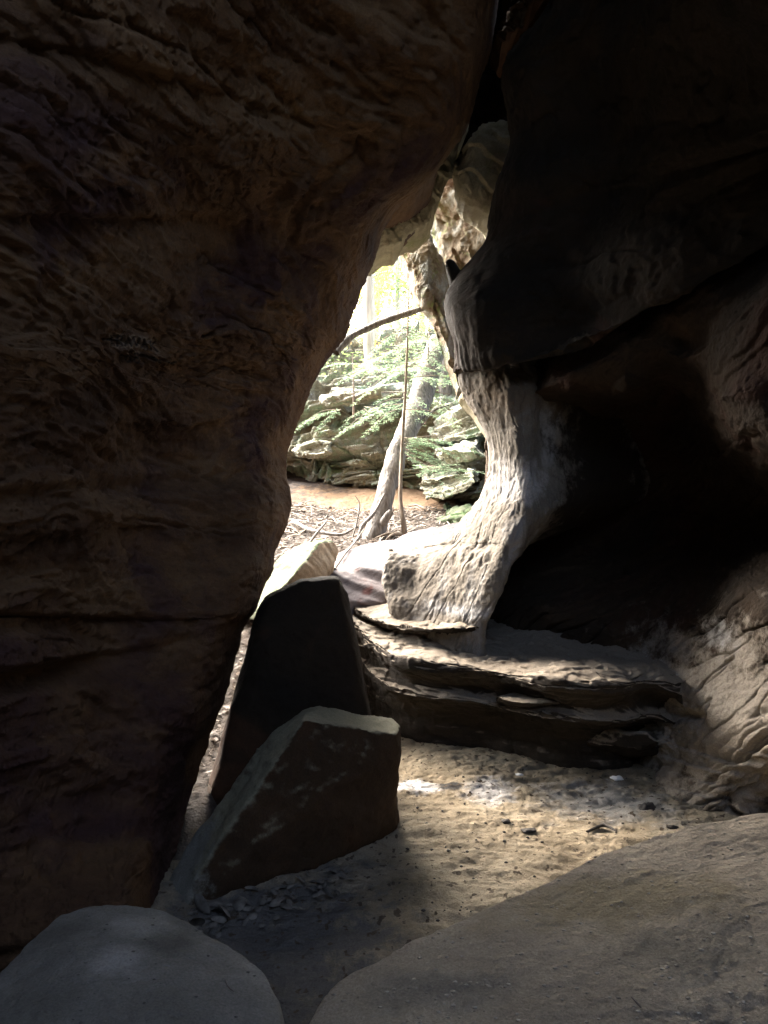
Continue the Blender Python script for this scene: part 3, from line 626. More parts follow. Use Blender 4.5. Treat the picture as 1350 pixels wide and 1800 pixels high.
# unseen rear wall, height set to let fill light into the cave's other mouth
def wallblock(name, x0, x1, y0, y1, z0, z1, mat, lab):
    o, _ = hull_rock(name, [(x, y, z) for x in (x0, x1) for y in (y0, y1) for z in (z0, z1)], mat, lambda p: .25*fbm(p, .8, 4, 811), .3, .09, pts_world=True)
    return tag(o, lab, 'rock wall', kind='structure')
wallblock('rear_wall', -8, 9, -5.9, -4.4, -.5, 4.8, M['right'], 'brown rock wall behind the photographer')
wallblock('roof_block', -7, -.6, -3.9, 1.9, 6.05, 8.6, M['right'], 'unseen roof rock left of a gap added to let light in')  # overhead gap beside this block is added to light the boulder tops

# ============================================================ FOREGROUND BOULDERS
def mesa(name, outline, z0, slope, mat, disp, zbot=-.2, drop=.10, nt=150, na=420, dome=.05, centre=None):
    """boulder whose rounded top rim is the traced outline laid on the plane z = z0+slope.(x,y)"""
    o = np.array(outline, float); o = np.vstack([o, o[:1]]); seg = np.linalg.norm(np.diff(o, axis=0), axis=1); k = np.concatenate([[0], np.cumsum(seg)])
    q = np.linspace(0, k[-1], na, endpoint=False); oo = np.stack([np.interp(q, k, o[:, j]) for j in (0, 1)], 1)
    for _ in range(6): oo = .25*np.roll(oo, 1, 0)+.5*oo+.25*np.roll(oo, -1, 0)
    # ray / plane intersection
    rx = (oo[:, 0]-675)/FL; rz = -(oo[:, 1]-900)/FL
    d = (z0-CAMZ)/(rz-slope[0]*rx-slope[1]); rim = np.stack([rx*d, d], 1)
    c = np.array(centre) if centre else rim.mean(0)
    L = []
    for t in np.linspace(.001, 1, nt):
        xy = c+(rim-c)*t; z = z0+xy @ np.array(slope)+dome*(1-t**2)-.0*t
        L.append(np.c_[xy, z])
    edge_r = drop
    for a in np.linspace(0, math.pi/2, 14)[1:]:
        xy = rim+(rim-c)/np.maximum(np.linalg.norm(rim-c, axis=1, keepdims=True), .01)*edge_r*math.sin(a)*.35
        L.append(np.c_[xy, z0+xy @ np.array(slope)-edge_r*(1-math.cos(a))])
    ztop = L[-1][:, 2]; xy0 = L[-1][:, :2]
    for s in np.linspace(0, 1, 40)[1:]:
        xy = xy0+(c-xy0)*(.10*s*s); L.append(np.c_[xy, ztop*(1-s)+zbot*s])
    G = np.array(L); n = grid_normals(np.concatenate([G[:, -1:], G, G[:, :1]], 1))[:, 1:-1]
    V = G.reshape(-1, 3); Nn = n.reshape(-1, 3)
    if Nn[nt//2*na:(nt//2+1)*na, 2].mean() < 0: Nn = -Nn
    V = V+Nn*disp(V)[:, None]
    return obj(name, V, grid_faces(G.shape[0], na, True), mat)
bd = lambda p: .014*fbm(p, 1.6, 4, 901)+.012*terr(fbm(p, 3.5, 5, 904, .6), 3, .15)+.007*fbm(p, 9, 4, 902)+.0035*np.abs(fbm(p, 34, 3, 903))*2+.006*cracks(p, (.5, .8, .1), 12, 3, 905, .06, -.05)
big = mesa('foreground_boulder', [(530, 1830), (552, 1795), (575, 1762), (583, 1735), (610, 1716), (680, 1683), (760, 1643), (840, 1601), (915, 1570), (1000, 1537), (1080, 1500), (1150, 1472), (1250, 1446), (1350, 1428), (1500, 1400), (1700, 1420), (2100, 1700), (2300, 2400), (1400, 2900), (700, 2500), (500, 2000)],
           .56, (.06, -.01), M['boulder'], bd, centre=(.75, 1.45), dome=.04)
tag(big, 'big gritty tan-grey boulder with a flat sloping top filling the lower right corner', 'boulder')
sml = mesa('foreground_boulder', [(-60, 1760), (0, 1715), (40, 1672), (75, 1632), (105, 1608), (150, 1598), (220, 1597), (280, 1606), (330, 1625), (385, 1656), (430, 1685), (460, 1712), (478, 1750), (485, 1800), (480, 1900), (400, 2050), (100, 2100), (-200, 1950)],
           .40, (-.02, .02), M['boulder2'], lambda p: .018*fbm(p, 2.4, 4, 911)+.006*fbm(p, 11, 4, 912)+.003*fbm(p, 40, 3, 913), drop=.07)
tag(sml, 'smooth dark grey boulder with paler blotches in the lower left corner', 'boulder')

# ============================================================ LEANING SLABS
sd = lambda p: .022*fbm(p, 2.0, 4, 921)+.012*terr(fbm(p, 2.8, 5, 925, .55), 3.2, .25)+.008*np.tanh(fbm(p, 7, 4, 923)*2)+.004*fbm(p, 30, 3, 922)
tall, _ = hull_rock('leaning_slab', [(452, 1072, 4.45), (470, 1047, 4.45), (528, 1016, 4.45), (594, 1011, 4.4), (612, 1045, 4.25), (470, 1050, 4.2), (530, 1022, 4.15), (592, 1018, 4.15),
                                    (658, 1250, 4.1), (690, 1430, 4.05), (364, 1400, 4.05), (364, 1380, 4.1), (398, 1290, 4.2), (374, 1440, 4.05), (366, 1400, 4.0), (660, 1420, 3.85), (650, 1250, 4.0), (432, 1170, 4.3), (446, 1200, 4.05),
                                    (475, 1085, 4.65), (590, 1020, 4.6), (650, 1250, 4.45), (410, 1430, 4.35), (680, 1430, 4.35)], M['slab'], lambda p: sd(p)*.7, .012, .013)
tag(tall, 'tall near-black rock slab standing upright in the middle of the gap', 'rock slab')
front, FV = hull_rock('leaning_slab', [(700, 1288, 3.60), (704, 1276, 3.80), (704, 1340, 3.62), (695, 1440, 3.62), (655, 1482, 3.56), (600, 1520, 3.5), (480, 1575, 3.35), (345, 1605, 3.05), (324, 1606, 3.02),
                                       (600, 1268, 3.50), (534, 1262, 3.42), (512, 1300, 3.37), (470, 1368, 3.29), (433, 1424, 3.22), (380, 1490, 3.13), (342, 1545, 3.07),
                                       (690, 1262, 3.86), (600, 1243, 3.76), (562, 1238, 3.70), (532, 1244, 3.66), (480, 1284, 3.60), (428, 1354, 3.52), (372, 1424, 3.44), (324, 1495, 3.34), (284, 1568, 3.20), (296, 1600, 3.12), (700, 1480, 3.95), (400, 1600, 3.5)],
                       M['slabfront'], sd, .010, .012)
tag(front, 'lower brown-black rock slab leaning in front, with a flaky top edge coloured pale as if lit', 'rock slab')

# ============================================================ ARCH ROCKS ABOVE THE OPENING
ad = lambda p: .05*fbm(p, 1.6, 4, 1001)+.16*terr(strata(p, (.5, .2, .75), 3.5, 1.0, 1005), 3.2, .16)+.05*terr(fbm(p, 4, 5, 1007, .6), 3, .15)+.012*fbm(p, 12, 4, 1006, .6)
a1, _ = relief('arch_rock', [(830, 190), (822, 235), (806, 268), (792, 308), (784, 340), (772, 372), (760, 394), (742, 408), (722, 413), (706, 430), (696, 438), (684, 437), (670, 441), (640, 470), (560, 460), (560, 300), (680, 200), (760, 150)],
              lambda x, y: 5.85+(x-740)*.0008+(y-400)*.0012, 1.3, M['arch'], lambda p: ad(p)*.45, bulge=.25)
tag(a1, 'olive-brown rock lip curving out of the left wall above the bright opening', 'rock')
a2, _ = relief('arch_rock', [(806, 262), (818, 232), (846, 208), (872, 204), (900, 200), (960, 210), (960, 420), (880, 420), (853, 390), (835, 378), (812, 368), (797, 350), (792, 330), (790, 308), (800, 285)],
              lambda x, y: 5.75+(x-830)*.001+(y-300)*.0025, 1.0, M['arch'], lambda p: ad(p)*.25+saw(p, (.45, .1, .85), 8, 1008)*.035, bulge=.28, centre=(855, 300))
tag(a2, 'hooked tan rock hanging right of the narrow slit at the top of the opening', 'rock')
a0, _ = relief('arch_rock', [(870, 75), (885, 45), (890, 0), (890, -300), (1080, -300), (1080, 60), (960, 0), (940, 25), (900, 60)], lambda x, y: 5.4+0*x, 1.0, M['left'], ad, bulge=.15, centre=(960, -60))
tag(a0, 'reddish rock glimpsed at the top of the crack between the two cave walls', 'rock')
a00, _ = relief('arch_rock', [(700, 60), (840, -200), (1050, -200), (1050, 330), (860, 330), (830, 315), (800, 303), (760, 300)], lambda x, y: 6.3+0*x, 1.0, M['right'], ad, bulge=.15)
tag(a00, 'black rock deep in the crack above the hooked tan rock', 'rock')
a3, _ = relief('hanging_rock', [(735, 260), (900, 240), (960, 420), (900, 520), (800, 540), (770, 500), (757, 440), (745, 410), (735, 330)],
              lambda x, y: 7.9-(x-760)*.004+(y-400)*.002, 2.2, M['lichen'], lambda p: .06*fbm(p, 1.6, 4, 1011)+.10*terr(strata(p, (.7, .2, .6), 4, 1.5, 1012), 3, .2)+.02*fbm(p, 9, 4, 1013, .6), bulge=.3, centre=(830, 400))
tag(a3, 'mottled white, rust and moss rock face seen through the upper part of the opening', 'rock')
a4, _ = relief('hanging_rock', [(699, 440), (714, 415), (738, 405), (758, 412), (770, 440), (790, 470), (800, 500), (800, 540), (800, 620), (812, 700), (800, 640), (788, 590), (776, 566), (766, 570), (757, 553), (743, 542), (734, 530), (722, 508), (716, 484), (706, 458)],
              lambda x, y: 7.1+np.maximum(0, 775-x)*.0015+np.maximum(0, x-752)*.006, .9, M['lichen'], lambda p: .05*fbm(p, 2.2, 4, 1021)+.05*terr(strata(p, (.85, .2, -.4), 3.5, 1.2, 1022), 3, .3)+.02*fbm(p, 9, 4, 1023, .6), bulge=.3, centre=(752, 480))
tag(a4, 'ragged pendant rock hanging down into the bright opening with a rusty tip', 'rock')
nub, _ = relief('rock_nub', [(783, 464), (784, 457), (790, 454), (797, 457), (803, 465), (808, 474), (822, 480), (830, 505), (808, 516), (793, 502), (788, 482)], lambda x, y: 5.25+0*x, .25, M['right'], lambda p: .006*fbm(p, 9, 3, 1031), nt=20, na=80, bulge=.06)
tag(nub, 'small black knob of rock poking up at the edge of the right wall', 'rock')

# ============================================================ ROCKS JUST OUTSIDE
pd = lambda p: .03*fbm(p, 1.4, 4, 1101)+.018*np.tanh(strata(p, (.35, .1, 1), 9, 1.0, 1105)*3)+.004*fbm(p, 18, 3, 1106)
pale, _ = hull_rock('outside_slab', [(570, 1008, 6.3), (600, 968, 6.9), (645, 965, 7.2), (690, 962, 7.3), (722, 940, 7.6), (765, 925, 7.9), (830, 916, 8.0), (900, 925, 8.0), (590, 1060, 5.9), (680, 1060, 5.9), (640, 1110, 6.1), (900, 960, 6.6), (830, 1000, 6.2), (760, 1100, 6.4), (560, 1040, 6.4), (600, 1120, 7.0), (900, 1100, 7.5), (620, 1000, 6.2)], M['pale'], pd, .06, .022)
tag(pale, 'smooth pinkish white slab just outside the opening, right of the mossy boulder', 'rock slab')
gb, _ = hull_rock('outside_boulder', [(440, 1075, 5.7), (462, 1040, 5.8), (478, 1010, 6.0), (498, 972, 6.3), (530, 956, 6.4), (572, 945, 6.3), (562, 952, 6.1), (590, 951, 6.3), (599, 965, 6.3), (594, 985, 6.2), (572, 1012, 6.0), (540, 1040, 5.8), (525, 1000, 5.72), (500, 1028, 5.6), (470, 1060, 5.5), (450, 1090, 5.6), (550, 1080, 6.4), (400, 1090, 6.4)], M['green'], lambda p: .015*fbm(p, 2.5, 4, 1111)+.008*np.tanh(strata(p, (.7, .2, .8), 14, 1.5, 1112)*3)+.004*fbm(p, 20, 3, 1113), .02, .014)
gb.data.materials.append(M['brownface'])
nf = len(gb.data.polygons); nm = np.empty(nf*3, np.float32); gb.data.polygons.foreach_get('normal', nm); nm = nm.reshape(-1, 3)
gb.data.polygons.foreach_set('material_index', ((nm[:, 0]*.9-nm[:, 2]*.35-nm[:, 1]*.3) > .42).astype(np.int32))
tag(gb, 'mossy green-topped boulder with a flat brown side, just outside the opening', 'boulder')

# ============================================================ CLIFF ACROSS
base = [(250, 850), (450, 845), (520, 850), (560, 858), (610, 868), (660, 872), (720, 876), (780, 890), (860, 905), (1000, 930), (1200, 950)]
rows = []
for y0, dz in ((30, .2), (6, .1), (0, 0), (-12, -.06), (-45, -.12), (-90, .0), (-130, .35), (-170, .45), (-200, 1.0), (-225, 1.5), (-262, 2.4), (-300, 4.2)):
    w = []
    for px, by in base:
        D = np.interp(px, [250, 450, 560, 640, 720, 780, 860, 1200], [11.6, 11.4, 11.3, 11.0, 11.0, 10.4, 9.8, 9.0])
        if y0 < -150: D = D + 0
        w.append(P(px, by+y0, D+dz))
    rows.append(w)
def cliff_disp(p):
    n = (-.20, .12, 1)
    big = terr(strata(p, n, 1.9, .22, 1201, .25), 3.0, .10); med = terr(strata(p, n, 5.0, .35, 1203, .2), 3.0, .13); fin = terr(strata(p, (-.26, .1, 1), 14, .7, 1205, .15), 2.5, .2)
    blocks = terr(fbm(p*np.array([1, .4, .5]), .8, 3, 1207), 2.2, .10)
    return .62*big+.28*med+.10*fin+.24*blocks+.10*cracks(p, n, 3.2, .35, 1209, .05, .3)+.07*cracks(p, (.9, .2, .3), 1.6, .6, 1215, .04, .1)+.02*fbm(p, 6, 5, 1213, .6)
cl, _ = grid_rock('cliff', np.array(rows), 420, 620, M['cliff'], cliff_disp, None, [.3, 1, 1.5, 1.5, 1.5, 1.5, 1.5, 1.5, 1, .4], flipto=.5)
tag(cl, 'mossy layered sandstone cliff across the gully outside', 'cliff', kind='structure')
cd = lambda p: .06*fbm(p, 1.5, 4, 1301)+.17*terr(strata(p, (-.20, .1, 1), 5, .3, 1305, .12), 3.2, .12)+.07*terr(strata(p, (-.24, .1, 1), 15, .8, 1307, .1), 2.5, .2)+.012*fbm(p, 10, 4, 1306, .6)
def cb(name, pts, lab, mat='cliff', voxel=.025, bevel=.05):
    o, _ = hull_rock(name, pts, M[mat], cd, bevel, voxel); tag(o, lab, 'boulder'); return o
cb('cliff_boulder', [(722, 850, 10.0), (735, 832, 9.8), (790, 822, 9.5), (846, 815, 9.4), (848, 828, 9.2), (838, 850, 9.15), (815, 868, 9.2), (775, 886, 9.5), (740, 878, 9.8), (735, 830, 11), (850, 818, 11), (780, 890, 10.6), (725, 868, 10.2)], 'brown-bellied layered boulder jutting from the cliff low on the right, green ferns on top')
cb('cliff_boulder', [(760, 800, 10.2), (800, 782, 9.9), (846, 778, 9.6), (852, 790, 9.5), (840, 805, 9.5), (790, 812, 9.8), (760, 810, 10.1), (760, 790, 11.2), (860, 780, 11)], 'long thin layered block wedged above the brown-bellied boulder')
cb('cliff_boulder', [(740, 775, 10.8), (770, 735, 10.9), (820, 715, 10.4), (870, 705, 10.2), (880, 760, 10.1), (840, 772, 10.1), (790, 782, 10.3), (760, 760, 11.8), (880, 720, 11.5)], 'large olive layered block high on the right of the cliff beside the pillar')
cb('cliff_boulder', [(560, 700, 11.6), (600, 690, 11.2), (660, 682, 11.0), (722, 680, 11.0), (724, 692, 10.9), (680, 702, 10.9), (620, 708, 11.0), (570, 715, 11.3), (580, 690, 12.5), (720, 680, 12.5)], 'flat reddish capping slab along the top of the cliff')
cb('cliff_boulder', [(505, 790, 11.3), (545, 770, 11.0), (585, 772, 10.9), (590, 790, 10.8), (575, 808, 10.8), (540, 812, 10.9), (508, 805, 11.1), (520, 780, 12), (590, 780, 12)], 'rounded grey block low on the left of the cliff beside the left wall')
cb('cliff_boulder', [(762, 905, 9.4), (785, 885, 9.5), (830, 870, 9.2), (860, 880, 9.0), (860, 920, 8.8), (800, 940, 8.8), (770, 935, 9.0), (850, 900, 10.2), (770, 900, 10.2)], 'small greenish block between the brown-bellied boulder and the white slab', 'green')
yr, _ = relief('pillar_rock', [(808, 700), (815, 702), (830, 716), (842, 735), (856, 760), (880, 790), (880, 700), (830, 680), (812, 688)], lambda x, y: 6.2+0*x, .6, M['arch'], lambda p: .02*fbm(p, 3, 3, 1351), bulge=.15, nt=30, na=140)
tag(yr, 'yellowish knobbly rock edge peeking out behind the pillar', 'rock')

# ============================================================ VEGETATION
def tube(pts, rad, seg=10, nse=.0, seed=0, sub=6):
    pts = np.array(pts, float); k = knots(pts[:, None], 0); q = np.linspace(0, k[-1], (len(pts)-1)*sub+1)
    c = pchip(k, pts, q); r = np.interp(q, k, rad)
    t = np.gradient(c, axis=0); t /= np.linalg.norm(t, axis=1, keepdims=True)
    mt = np.abs(t.mean(0)); up = np.eye(3)[int(np.argmin(mt))][None]; u = np.cross(t, up); u /= np.linalg.norm(u, axis=1, keepdims=True); v = np.cross(t, u)
    a = np.linspace(0, 2*math.pi, seg, endpoint=False)
    G = c[:, None]+r[:, None, None]*(np.cos(a)[None, :, None]*u[:, None]+np.sin(a)[None, :, None]*v[:, None])
    if nse:
        f = G.reshape(-1, 3); d = (f-np.repeat(c, seg, 0)); G = (f+d*(nse*fbm(f*np.array([1, 1, .4]), 9, 3, seed))[:, None]).reshape(G.shape)
    V = G.reshape(-1, 3); F = grid_faces(len(c), seg, True)
    # end caps
    n = len(V); V = np.vstack([V, c[:1], c[-1:]]); i0 = np.arange(seg); i1 = n-seg+i0
    F = np.vstack([F, np.stack([i0, np.roll(i0, -1), np.full(seg, n), np.full(seg, n)], 1), np.stack([i1, np.roll(i1, -1), np.full(seg, n+1), np.full(seg, n+1)], 1)])
    return V, F
def fix(F):   # degenerate quads -> keep as tris via separate meshes is overkill: drop repeated index by nudging
    return F
class Soup:
    def __init__(s): s.v = []; s.f = []; s.n = 0
    def add(s, V, F): s.v.append(V); s.f.append(np.asarray(F)+s.n); s.n += len(V)
    def quads(s, c, a, b):
        """centres c, half axes a, b (N,3)"""
        V = np.stack([c-a-b*.5, c+a-b*.15, c+a+b*.15, c-a+b*.5], 1).reshape(-1, 3) if False else np.stack([c-a, c-b, c+a, c+b], 1).reshape(-1, 3)
        s.add(V, np.arange(len(V)).reshape(-1, 4))
    def get(s): return np.vstack(s.v), np.vstack(s.f)
def unit(v): return v/np.maximum(np.linalg.norm(v, axis=-1, keepdims=True), 1e-9)
def spray(S, W, a, b, droop=.15, dens=1.0, size=1.0):
    """a feathery hemlock branch from a to b: twigs into W, needles into S"""
    a = np.array(a, float); b = np.array(b, float); L = np.linalg.norm(b-a); d = (b-a)/L
    side = unit(np.cross(d, [0, 0, 1.0])); n = max(5, int(L/.045*dens)); mid = (a+b)/2+np.array([0, 0, .06*L])
    W.add(*tube([a, mid, b-np.array([0, 0, droop*L])], [.003*size+.002*L, .003, .001], 4, sub=3))
    for k in range(n):
        t = (k+1)/n; q = (1-t)**2*a+2*t*(1-t)*mid+t*t*(b-np.array([0, 0, droop*L]))
        for sgn in (-1, 1):
            if random.random() < .12: continue
            l = L*.42*(1-t*.75)*random.uniform(.6, 1.1)*(.3+min(1, t*3)*.7)
            dd = unit(side*sgn+d*random.uniform(.4, .9)+np.array([0, 0, random.uniform(-.25, .15)])); m = max(3, int(l/.022))
            s = (np.arange(m)+.5)/m; c = q+dd*l*s[:, None]; c[:, 2] -= .15*l*s**2
            pr = unit(np.cross(dd, [0, 0, 1.0]))
            for sg in (-1, 1):
                ax = unit(pr*sg+dd*.5+rng.normal(0, .25, (m, 3)))*(.014*size*(1-.4*s))[:, None]
                S.quads(c+ax, ax, unit(np.cross(ax, rng.normal(0, .3, (m, 3))+np.array([0, 0, 1.])))*.0032*size)
def tree(name, loc, trunk, rad, label, bark, branches=(), leafmat='hemlock', group=None, cat='tree', dens=1.0, size=1.0, extra=None, seg=10, nse=.15):
    t = empty(name, trunk[0]); tag(t, label, cat, group)
    V, F = tube(trunk, rad, seg, nse, 5, 10); obj('trunk', V, F, bark, t)
    if branches or extra:
        S = Soup(); W = Soup()
        for a, b in branches: spray(S, W, a, b, dens=dens, size=size)
        if extra: extra(S, W)
        if S.v: obj('foliage', *S.get(), M[leafmat], t, smooth=False)
        if W.v: obj('branches', *W.get(), bark, t)
    return t
# leaning dead trunk
def stub(S, W):
    W.add(*tube([P(668, 925, 8.0), P(683, 905, 7.9), P(688, 898, 7.9)], [.05, .04, .03], 8))
    W.add(*tube([P(655, 955, 8.0), P(630, 962, 7.9), P(605, 975, 7.8)], [.09, .06, .02], 8, .2, 4))
    W.add(*tube([P(665, 950, 8.0), P(680, 966, 7.9)], [.07, .04], 8))
    W.add(*tube([P(676, 868, 8.0), P(655, 905, 7.85), P(637, 925, 7.75), P(628, 950, 7.7)], [.012, .02, .022, .018], 6, .2, 4))
    W.add(*tube([P(725, 760, 8.7), P(745, 740, 8.7), P(765, 720, 8.8), P(790, 712, 8.8)], [.03, .02, .014, .006], 6))
    W.add(*tube([P(738, 720, 8.9), P(700, 690, 8.9), P(670, 690, 8.9)], [.025, .014, .006], 6))
tree('dead_tree', None, [P(650, 975, 8.0), P(655, 955, 8.0), P(668, 910, 8.05), P(683, 850, 8.2), P(700, 795, 8.4), P(722, 745, 8.7), P(742, 690, 9.1), P(770, 600, 9.8)],
     [.17, .13, .105, .105, .11, .13, .15, .12], 'thick grey dead trunk leaning to the right across the opening', M['bark'], extra=stub, seg=18, nse=.3)
def br(cx, cy, d, n, lo, hi, spread=1.0, zr=.3):
    out = []
    for k in range(n):
        a = random.uniform(0, 2*math.pi); l = random.uniform(lo, hi)
        p = np.array(P(cx+random.uniform(-5, 5), cy+random.uniform(-25, 25), d)); out.append((p, p+np.array([math.cos(a)*l*spread, math.sin(a)*l*.6, random.uniform(-.5, .12)*l])))
    return out
B = []
for cy, n, lo, hi in ((560, 5, .5, 1.0), (600, 6, .5, 1.0), (640, 5, .4, .9), (690, 5, .4, .9), (520, 5, .4, .8)):
    B += br(714, cy, 8.3, n, lo, hi)
for (x0, y0, x1, y1, d) in ((713, 790, 800, 812, 8.1), (713, 800, 775, 838, 7.9), (712, 700, 640, 720, 8.2), (713, 590, 780, 600, 8.3), (713, 640, 655, 625, 8.4), (713, 770, 800, 790, 8.3), (713, 690, 660, 700, 8.0), (713, 720, 800, 735, 8.3)):
    a = np.array(P(x0, y0, d)); b = np.array(P(x1, y1, d-.2)); B.append((a, b))
for k in range(9):
    a = np.array(P(random.uniform(720, 770), random.uniform(770, 830), 8.0)); B.append((np.array(P(711, random.uniform(770, 800), 8.05)), a+np.array([random.uniform(.1, .5), -.1, 0])))
tree('hemlock_sapling', None, [P(712, 945, 7.9), P(710, 925, 7.9), P(704, 880, 7.95), P(706, 800, 8.1), P(712, 700, 8.2), P(716, 600, 8.3), P(719, 480, 8.5)], [.035, .030, .022, .018, .016, .012, .005],
     'thin hemlock sapling with feathery green sprays standing right of the dead trunk', M['bark2'], B, 'hemlock', cat='sapling', dens=1.0, size=1.5, seg=8, nse=.05)
B = []
for cy, n in ((620, 5), (660, 5), (700, 5), (580, 5)): B += br(752, cy, 9.2, n, .5, 1.0)
tree('hemlock_sapling', None, [P(748, 745, 9.3), P(752, 640, 9.3), P(756, 520, 9.5)], [.014, .010, .004], 'slender green sapling rooted on the cliff top, right of the thin hemlock', M['bark2'], B, 'hemlock', cat='sapling', size=1.6, seg=6, nse=0)
B = []
for (x0, y0, x1, y1, d) in ((600, 720, 530, 735, 10.5), (600, 720, 560, 745, 10.4), (640, 720, 600, 745, 10.3), (640, 715, 690, 730, 10.3), (640, 718, 660, 745, 10.2), (620, 640, 690, 650, 10.6), (620, 640, 560, 640, 10.6), (560, 735, 520, 750, 10.5)):
    B.append((np.array(P(x0, y0, d)), np.array(P(x1, y1, d-.3))))
tree('shrub', None, [P(622, 735, 10.8), P(622, 700, 10.7), P(620, 620, 10.8)], [.02, .014, .005], 'low feathery green shrub spilling over the upper left of the cliff', M['bark2'], B, 'hemlock', cat='shrub', size=1.7, seg=6, nse=0)
# ferns on the jutting boulder
S = Soup(); W = Soup(); f0 = P(775, 824, 9.3)
for k in range(16):
    a = np.array(P(random.uniform(735, 825), random.uniform(822, 836), 9.3)); an = random.uniform(0, 6.28); l = random.uniform(.15, .4)
    spray(S, W, a, a+np.array([math.cos(an)*l, math.sin(an)*l*.6, random.uniform(-.02, .12)]), size=1.5)
fe = empty('fern', f0); tag(fe, 'green ferns growing on top of the brown-bellied boulder', 'fern'); obj('fronds', *S.get(), M['hemlock'], fe, smooth=False); obj('stems', *W.get(), M['bark2'], fe)
# fallen branch bridging the gap
V, F = tube([P(590, 620, 7.0), P(612, 596, 7.1), P(650, 575, 7.25), P(695, 558, 7.4), P(740, 543, 7.5), P(770, 530, 7.6)], [.04, .035, .03, .035, .03, .02], 9, .3, 8)
fb = obj('fallen_branch', V, F, M['bark']); tag(fb, 'grey fallen branch slanting across the opening under the pendant rock', 'branch')
# background trees
def crown(S, c, R, n, sz):
    # leafy clumps spread on limbs through the crown
    n = n*2; k = max(6, n//90); cc = rng.normal(0, 1, (k, 3))*np.array(R)*.5+np.array(c)
    idx = rng.integers(0, k, n); p = cc[idx]+rng.normal(0, .22, (n, 3))*np.array(R)*.8
    ax = unit(rng.normal(0, 1, (n, 3)))*sz*rng.uniform(.5, 1.2, (n, 1)); S.quads(p, ax, unit(np.cross(ax, rng.normal(0, 1, (n, 3))))*sz*.5)
def btree(px, py, d, h, r, label, leaf, bark, crowns):
    a = np.array(P(px, py, d)); a[2] = max(a[2]-.3, a[2]-.3); t = empty('forest_tree', a); tag(t, label, 'tree', 'trees on the slope beyond the cliff')
    lean = random.uniform(-.05, .05)
    V, F = tube([a, a+np.array([lean*h*.4, 0, h*.4]), a+np.array([lean*h, 0, h])], [r, r*.8, r*.3], 9, .15, 6); obj('trunk', V, F, bark, t)
    W = Soup(); S = Soup()
    for (z, R, n, sz) in crowns:
        c = a+np.array([lean*h*z, 0, h*z]); crown(S, c, R, n, sz)
        for k in range(7):
            an = random.uniform(0, 6.28); W.add(*tube([c-np.array([0, 0, .1*R[2]]), c+np.array([math.cos(an)*R[0]*.5, math.sin(an)*R[1]*.5, random.uniform(-.1, .3)*R[2]]), c+np.array([math.cos(an)*R[0], math.sin(an)*R[1], random.uniform(0, .5)*R[2]])], [r*.3, r*.15, .01], 5, sub=3))
    obj('foliage', *S.get(), M[leaf], t, smooth=False); obj('limbs', *W.get(), bark, t)
btree(650, 665, 14.0, 7.5, .11, 'pale straight trunk on the cliff top, left of the thin hemlock', 'yleaf', M['palebark'], [(.75, (1.6, 1.6, 1.6), 900, .05)])
btree(662, 672, 15.0, 7.0, .07, 'second thinner pale trunk close behind the pale straight one', 'yleaf', M['palebark'], [(.8, (1.3, 1.3, 1.3), 600, .05)])
btree(783, 672, 13.0, 7.0, .12, 'grey trunk on the cliff top next to the right wall', 'gleaf', M['bark'], [(.8, (1.6, 1.6, 1.4), 700, .05)])
btree(598, 660, 17.0, 8.0, .10, 'dim grey trunk at the left edge of the view, beside the left wall', 'orange', M['bark'], [(.3, (1.0, 1.0, 1.0), 500, .06), (.75, (1.8, 1.8, 1.5), 800, .06)])
btree(700, 640, 22.0, 11, .10, 'distant slim tree with pale green leaves, straight above the dead trunk', 'gleaf', M['palebark'], [(.35, (2.2, 1.6, 1.6), 1400, .07), (.7, (2.2, 2, 2), 1400, .07)])
btree(745, 630, 25.0, 12, .12, 'distant yellow-leaved tree between the thin hemlock and the right wall', 'yleaf', M['palebark'], [(.25, (2.6, 1.6, 1.8), 1400, .08), (.6, (2.6, 2, 2.4), 1400, .08)])
btree(660, 600, 30.0, 13, .13, 'farthest yellow-green tree, high behind the fallen branch', 'yleaf', M['palebark'], [(.25, (3, 2, 2.2), 1500, .09), (.6, (3, 2, 3), 1500, .09)])
btree(560, 690, 14.5, 6, .09, 'orange-leaved young tree in the gap between left wall and cliff', 'orange', M['bark2'], [(.18, (.8, .8, .6), 500, .05), (.6, (1.2, 1.2, 1.2), 500, .05)])
# bushes on top of the cliff
def ground_cover(name, n, area, sz, mat, lab, cat):
    S = Soup(); x = rng.uniform(area[0], area[1], n); y = rng.uniform(area[2], area[3], n); z = ground_z(x, y)+rng.uniform(.01, area[4], n)
    c = np.stack([x, y, z], 1); ax = unit(rng.normal(0, 1, (n, 3))*np.array([1, 1, .35]))*sz*rng.uniform(.5, 1.3, (n, 1)); S.quads(c, ax, unit(np.cross(ax, rng.normal(0, .5, (n, 3))+np.array([0, 0, 1.])))*sz*.4)
    o = obj(name, *S.get(), mat, smooth=False); tag(o, lab, cat, kind='stuff'); return o
ground_cover('leaf_litter', 11000, (-3, 1.5, 4.0, 9.9, .03), .035, M['litter'], 'dry grey-brown leaves lying thick on the gully slope', 'leaf litter')
ground_cover('undergrowth', 22000, (-5, 6, 12.6, 26, 1.0), .06, M['gleaf'], 'pale green undergrowth above the cliff', 'undergrowth')
